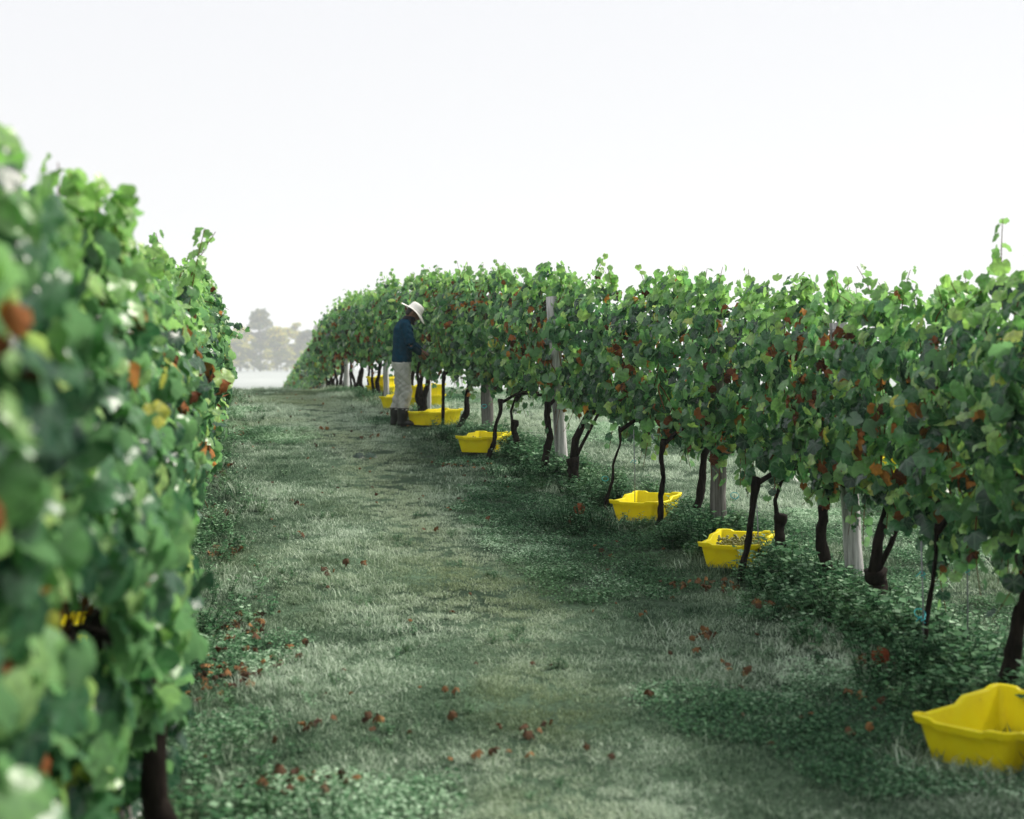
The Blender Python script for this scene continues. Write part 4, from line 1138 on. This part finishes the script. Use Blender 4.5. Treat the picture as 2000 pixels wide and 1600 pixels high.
# hat: crown and wide soft brim, tipped with the head
prof = [(.0, .118), (.035, .117), (.068, .108), (.086, .09), (.094, .05), (.099, .018), (.104, .006), (.14, -.004), (.185, -.018), (.205, -.026), (.205, -.030), (.183, -.023), (.135, -.010), (.1, -.002), (.094, .014), (.088, .05), (.08, .085), (.06, .1), (.0, .108)]
ns = 40; Vh = []
for k, (r_, z_) in enumerate(prof):
    for b in range(ns):
        a = 2 * math.pi * b / ns; fr = max(0, r_ - .1) / .08
        z2 = z_ + fr * (.012 * math.sin(3 * a + .6) - .03 * abs(math.cos(a)) ** 2 * (1 if math.cos(a) > 0 else -.4)); rx = r_ * (1.10 if r_ < .12 else 1.04)
        Vh.append(hp(-.005 + rx * math.cos(a), r_ * math.sin(a), .035 + z2))
Fh = []
for k in range(len(prof) - 1):
    for b in range(ns): c = (b + 1) % ns; Fh += [(k * ns + b, (k + 1) * ns + c, k * ns + c), (k * ns + b, (k + 1) * ns + b, (k + 1) * ns + c)]
me = mesh_np('hat', np.array(Vh), np.array(Fh)); hat = add('hat', me, M_HAT, person)
v, f = tube(np.stack([hp(-.005 + 1.10 * .1005 * math.cos(t), .1005 * math.sin(t), .048) for t in np.linspace(0, 2 * np.pi, 33)]), .0045, 5, False)
add('hat_band', mesh_np('hat_band', v, f), M_HAT, hat)

# ------------------------------------------------------------------ fallen leaves
lp, ls = [], []
def litter(px, py, n, rx, ry):
    X, Z = at(px, py)
    if XL(Z) + .75 < X < XR(Z) - .75: n = max(2, int(n * .4))
    for k in range(n):
        a = g1.random() * 6.28; q = math.sqrt(g1.random()); lp.append((X + rx * q * math.cos(a), Z + ry * q * math.sin(a))); ls.append(g1.uniform(.045, .10))
for (px, py, n, rx, ry) in ((390, 1345, 75, .30, .42), (470, 1235, 45, .16, .40), (440, 1085, 24, .14, .2), (420, 1010, 16, .15, .3), (430, 790, 70, .4, 2.2), (420, 860, 60, .3, 1.6), (415, 930, 30, .15, .8),
                            (745, 778, 110, .4, 1.5), (790, 812, 30, .4, .6), (1380, 1155, 60, .26, .22), (910, 915, 40, .28, .25), (1365, 1252, 22, .13, .18), (1435, 1318, 14, .1, .15), (1722, 1305, 26, .14, .18), (1125, 1022, 26, .14, .2),
                            (1985, 1500, 30, .14, .3), (685, 1107, 12, .12, .12), (640, 1130, 9, .12, .15), (590, 1047, 5, .05, .1), (630, 842, 8, .08, .15), (710, 857, 16, .25, .15), (905, 983, 6, .08, .1), (945, 1023, 6, .08, .1),
                            (1040, 1440, 12, .10, .1), (985, 1488, 10, .14, .08), (1180, 1087, 8, .1, .1), (875, 1360, 4, .06, .06), (1275, 1375, 4, .05, .06), (840, 1045, 4, .06, .1), (1000, 1435, 6, .06, .06), (630, 1430, 26, .3, .12), (580, 1550, 26, .25, .15),
                            (500, 1300, 20, .3, .5), (1500, 1195, 14, .2, .2), (1255, 1215, 3, .03, .03), (885, 1410, 3, .03, .03), (560, 985, 8, .3, .4), (1600, 1440, 5, .3, .3), (1720, 1370, 10, .2, .2), (1340, 1285, 6, .2, .1)):
    litter(px, py, n, rx, ry)
for k in range(200): yy_ = g1.uniform(3.5, 30); lp.append((g1.uniform(XL(yy_), XR(yy_)), yy_)); ls.append(g1.uniform(.035, .065))
lp = np.array(lp); _k = outside_crates(lp[:, 0], lp[:, 1], .06)
lp, ls = lp[_k], np.array(ls)[_k]
ls = np.array(ls) * .55
pos = np.stack([lp[:, 0], lp[:, 1], ground(lp[:, 0], lp[:, 1]) + g1.uniform(.03, .065, len(lp))], -1)
nr = np.stack([g1.normal(0, .45, len(lp)), g1.normal(0, .45, len(lp)) - .2, np.ones(len(lp))], -1); tp_ = g1.normal(0, 1, (len(lp), 3))
o = merged_leaves('leaf_litter', pos, frames(nr, tp_), ls, DSH, g1, M_LITTER, None); tag(o, 'brown fallen vine leaves scattered in patches over the grass', 'fallen leaves', kind='stuff')
def single_leaf(px, py, h, size, m, label, sh, nrm=(0, -1, .5)):
    X, Z = at(px, py); me = mesh_np('fallen_leaf', sh[0] * size, sh[1], True, {'vein': sh[2]}); me.materials.append(m)
    o = add('fallen_leaf', me, None, None, (X, Z, float(ground(X, Z)) + h)); Mf = frames(np.array([nrm], float), np.array([[.5, 0, -.7]]))[0]
    o.rotation_euler = Matrix(Mf.tolist()).to_euler(); tag(o, label, 'leaf')
M_RED = leaf_material('rust_red_leaf', [(0, (.16, .035, .014)), (1, (.22, .055, .02))], (.3, .08, .03), trans=.2, rough=.7, spec=.2)
single_leaf(1727, 1335, .13, .095, M_RED, 'large rust red vine leaf standing up before the weeds of the staked vine', LSH[0])
single_leaf(1135, 1030, .14, .10, M_RED, 'rust red vine leaf upright in the weeds left of the ring-marked crate', LSH[1])
single_leaf(705, 896, .045, .13, M_LEAF, 'left one of two green leaves lying on the lane in front of the picker', LSH[2], (0, -.4, 1))
single_leaf(729, 896, .045, .13, M_LEAF, 'right one of two green leaves lying on the lane in front of the picker', LSH[3], (0, -.4, 1))

# ------------------------------------------------------------------ far trees beyond the misty field
M_CROWN = leaf_material('tree_crown_foliage', [(0, (.035, .06, .045)), (.45, (.06, .085, .05)), (.8, (.14, .14, .06)), (1, (.26, .22, .08))], (.1, .13, .07), trans=.3, rough=.7, vein=0, spec=.1)
M_CROWNY = leaf_material('tree_crown_autumn', [(0, (.06, .09, .04)), (.35, (.24, .25, .07)), (.75, (.50, .44, .10)), (1, (.7, .52, .12))], (.3, .25, .1), trans=.4, rough=.7, vein=0, spec=.1)
def tree(X, Z, h, w, label, m, seed, n=2600, group='far trees beyond the misty field', base=.12):
    rng = np.random.default_rng(seed); g = float(ground(X, Z)); root = empty('tree', (X, Z, g), label, 'tree', group)
    G = Geo(); G.add(*tube(np.array([[0, 0, -.5], [.2, 0, h * .3], [.1, 0, h * .6], [0, 0, h * .85]]), [h * .022, h * .018, h * .012, h * .004], 8))
    for k in range(7):
        a = rng.random() * 6.28; z0 = h * rng.uniform(.25, .6); e = np.array([math.cos(a) * w * .38, math.sin(a) * w * .38, z0 + h * .18]); G.add(*tube(np.stack([[0, 0, z0], e * [.5, .5, 1] - [0, 0, h * .05], e]), [h * .009, h * .006, h * .002], 5))
    add('trunk', G.mesh('trunk'), M_TREEBARK, root)
    nb = 26; bc = []
    for k in range(nb):
        zf = rng.uniform(base + .08, .93); prof_ = math.sin(min(1, (zf - base) / (1 - base) * 1.08) ** .75 * math.pi) ** .6
        a = rng.random() * 6.28; q = w * .5 * prof_ * rng.uniform(.25, .8); bc.append((math.cos(a) * q, math.sin(a) * q, zf * h, w * rng.uniform(.11, .2)))
    bc = np.array(bc); id_ = rng.integers(0, nb, n); d = rng.normal(0, 1, (n, 3)); d /= np.linalg.norm(d, axis=1)[:, None]; d[:, 2] = np.abs(d[:, 2]) * .9 - .25 * rng.random(n)
    rr = bc[id_, 3] * rng.uniform(.6, 1.08, n); pos = bc[id_, :3] + d * rr[:, None] * [1, 1, .8]
    M = frames(d + rng.normal(0, .5, (n, 3)), rng.normal(0, 1, (n, 3)))
    o = merged_leaves('crown', pos, M, rng.uniform(.03, .06, n) * h, LSH_S, rng, m, root); del o['kind']
    return root
T0 = 700.
def tx_(px): return (px - CX) / FPX * T0
TR = [(452, 78, 12, 1), (468, 94, 13, 1), (508, 119, 19, 0), (541, 92, 11, 1), (560, 90, 12, 1), (580, 98, 8, 1), (600, 84, 13, 0), (622, 92, 9, 0), (640, 88, 13, 1), (664, 96, 13, 0), (430, 96, 13, 0), (404, 90, 14, 1), (376, 104, 15, 0), (690, 85, 13, 1), (718, 92, 14, 0), (345, 86, 14, 1)]
vis = {452: 'hazy pale yellow tree just left of the tall dark tree beyond the field', 468: 'hazy golden round tree touching the left side of the tall tree', 508: 'tallest hazy tree on the skyline with a dark rounded left side', 541: 'hazy gold tree at the right foot of the tallest tree',
       560: 'hazy rounded golden tree, second right of the tallest tree', 580: 'slim hazy tree with a spiky top, third right of the tallest tree', 600: 'grey hazy tree between the spiky tree and the falling vine row', 622: 'hazy tree beside the top edge of the far vine row'}
for k, (px, hp_, wd, yl) in enumerate(TR):
    zz = T0 + (k % 3) * 18 - 10; X = (px - CX) / FPX * zz
    tree(X, zz, hp_ / FPX * zz, wd * 1.35 if yl else wd * 1.2, vis.get(px, 'hazy tree hidden behind the vine rows on the far field edge'), M_CROWNY if yl else M_CROWN, 900 + k, 3200 if px == 508 else 2200)
# lower shrubs in front of the trees
ORD = 'first second third fourth fifth sixth seventh eighth ninth tenth eleventh twelfth thirteenth fourteenth fifteenth sixteenth'.split()
for k, px in enumerate(range(444, 650, 13)):
    zz = 655 + (k % 4) * 7; X = (px - CX) / FPX * zz
    tree(X, zz, g1.uniform(9, 15), g1.uniform(10, 14), 'low hazy bush at the feet of the far trees, %s from the left' % ORD[k], M_CROWN if k % 3 else M_CROWNY, 950 + k, 900, 'low bushes in front of the far trees', base=-.05)
# utility pole in the mist at the left of the field
Xp = (443 - CX) / FPX * 300; gp = float(ground(Xp, 300))
v, f = tube(np.array([[0, 0, -.4], [0, 0, 8.4]]), [.32, .26], 10); o = add('pole', mesh_np('pole', v, f), plain('reddish_pole_wood', (.42, .2, .14), .8, 0, .2, .2, 3), None, (Xp, 300, gp))
tag(o, 'pinkish wooden pole standing in the mist beside the left row', 'pole')
v, f = tube(np.array([[-.9, 0, 8.0], [.9, 0, 8.0]]), .08, 6); add('crossarm', mesh_np('crossarm', v, f), M_POST, o)
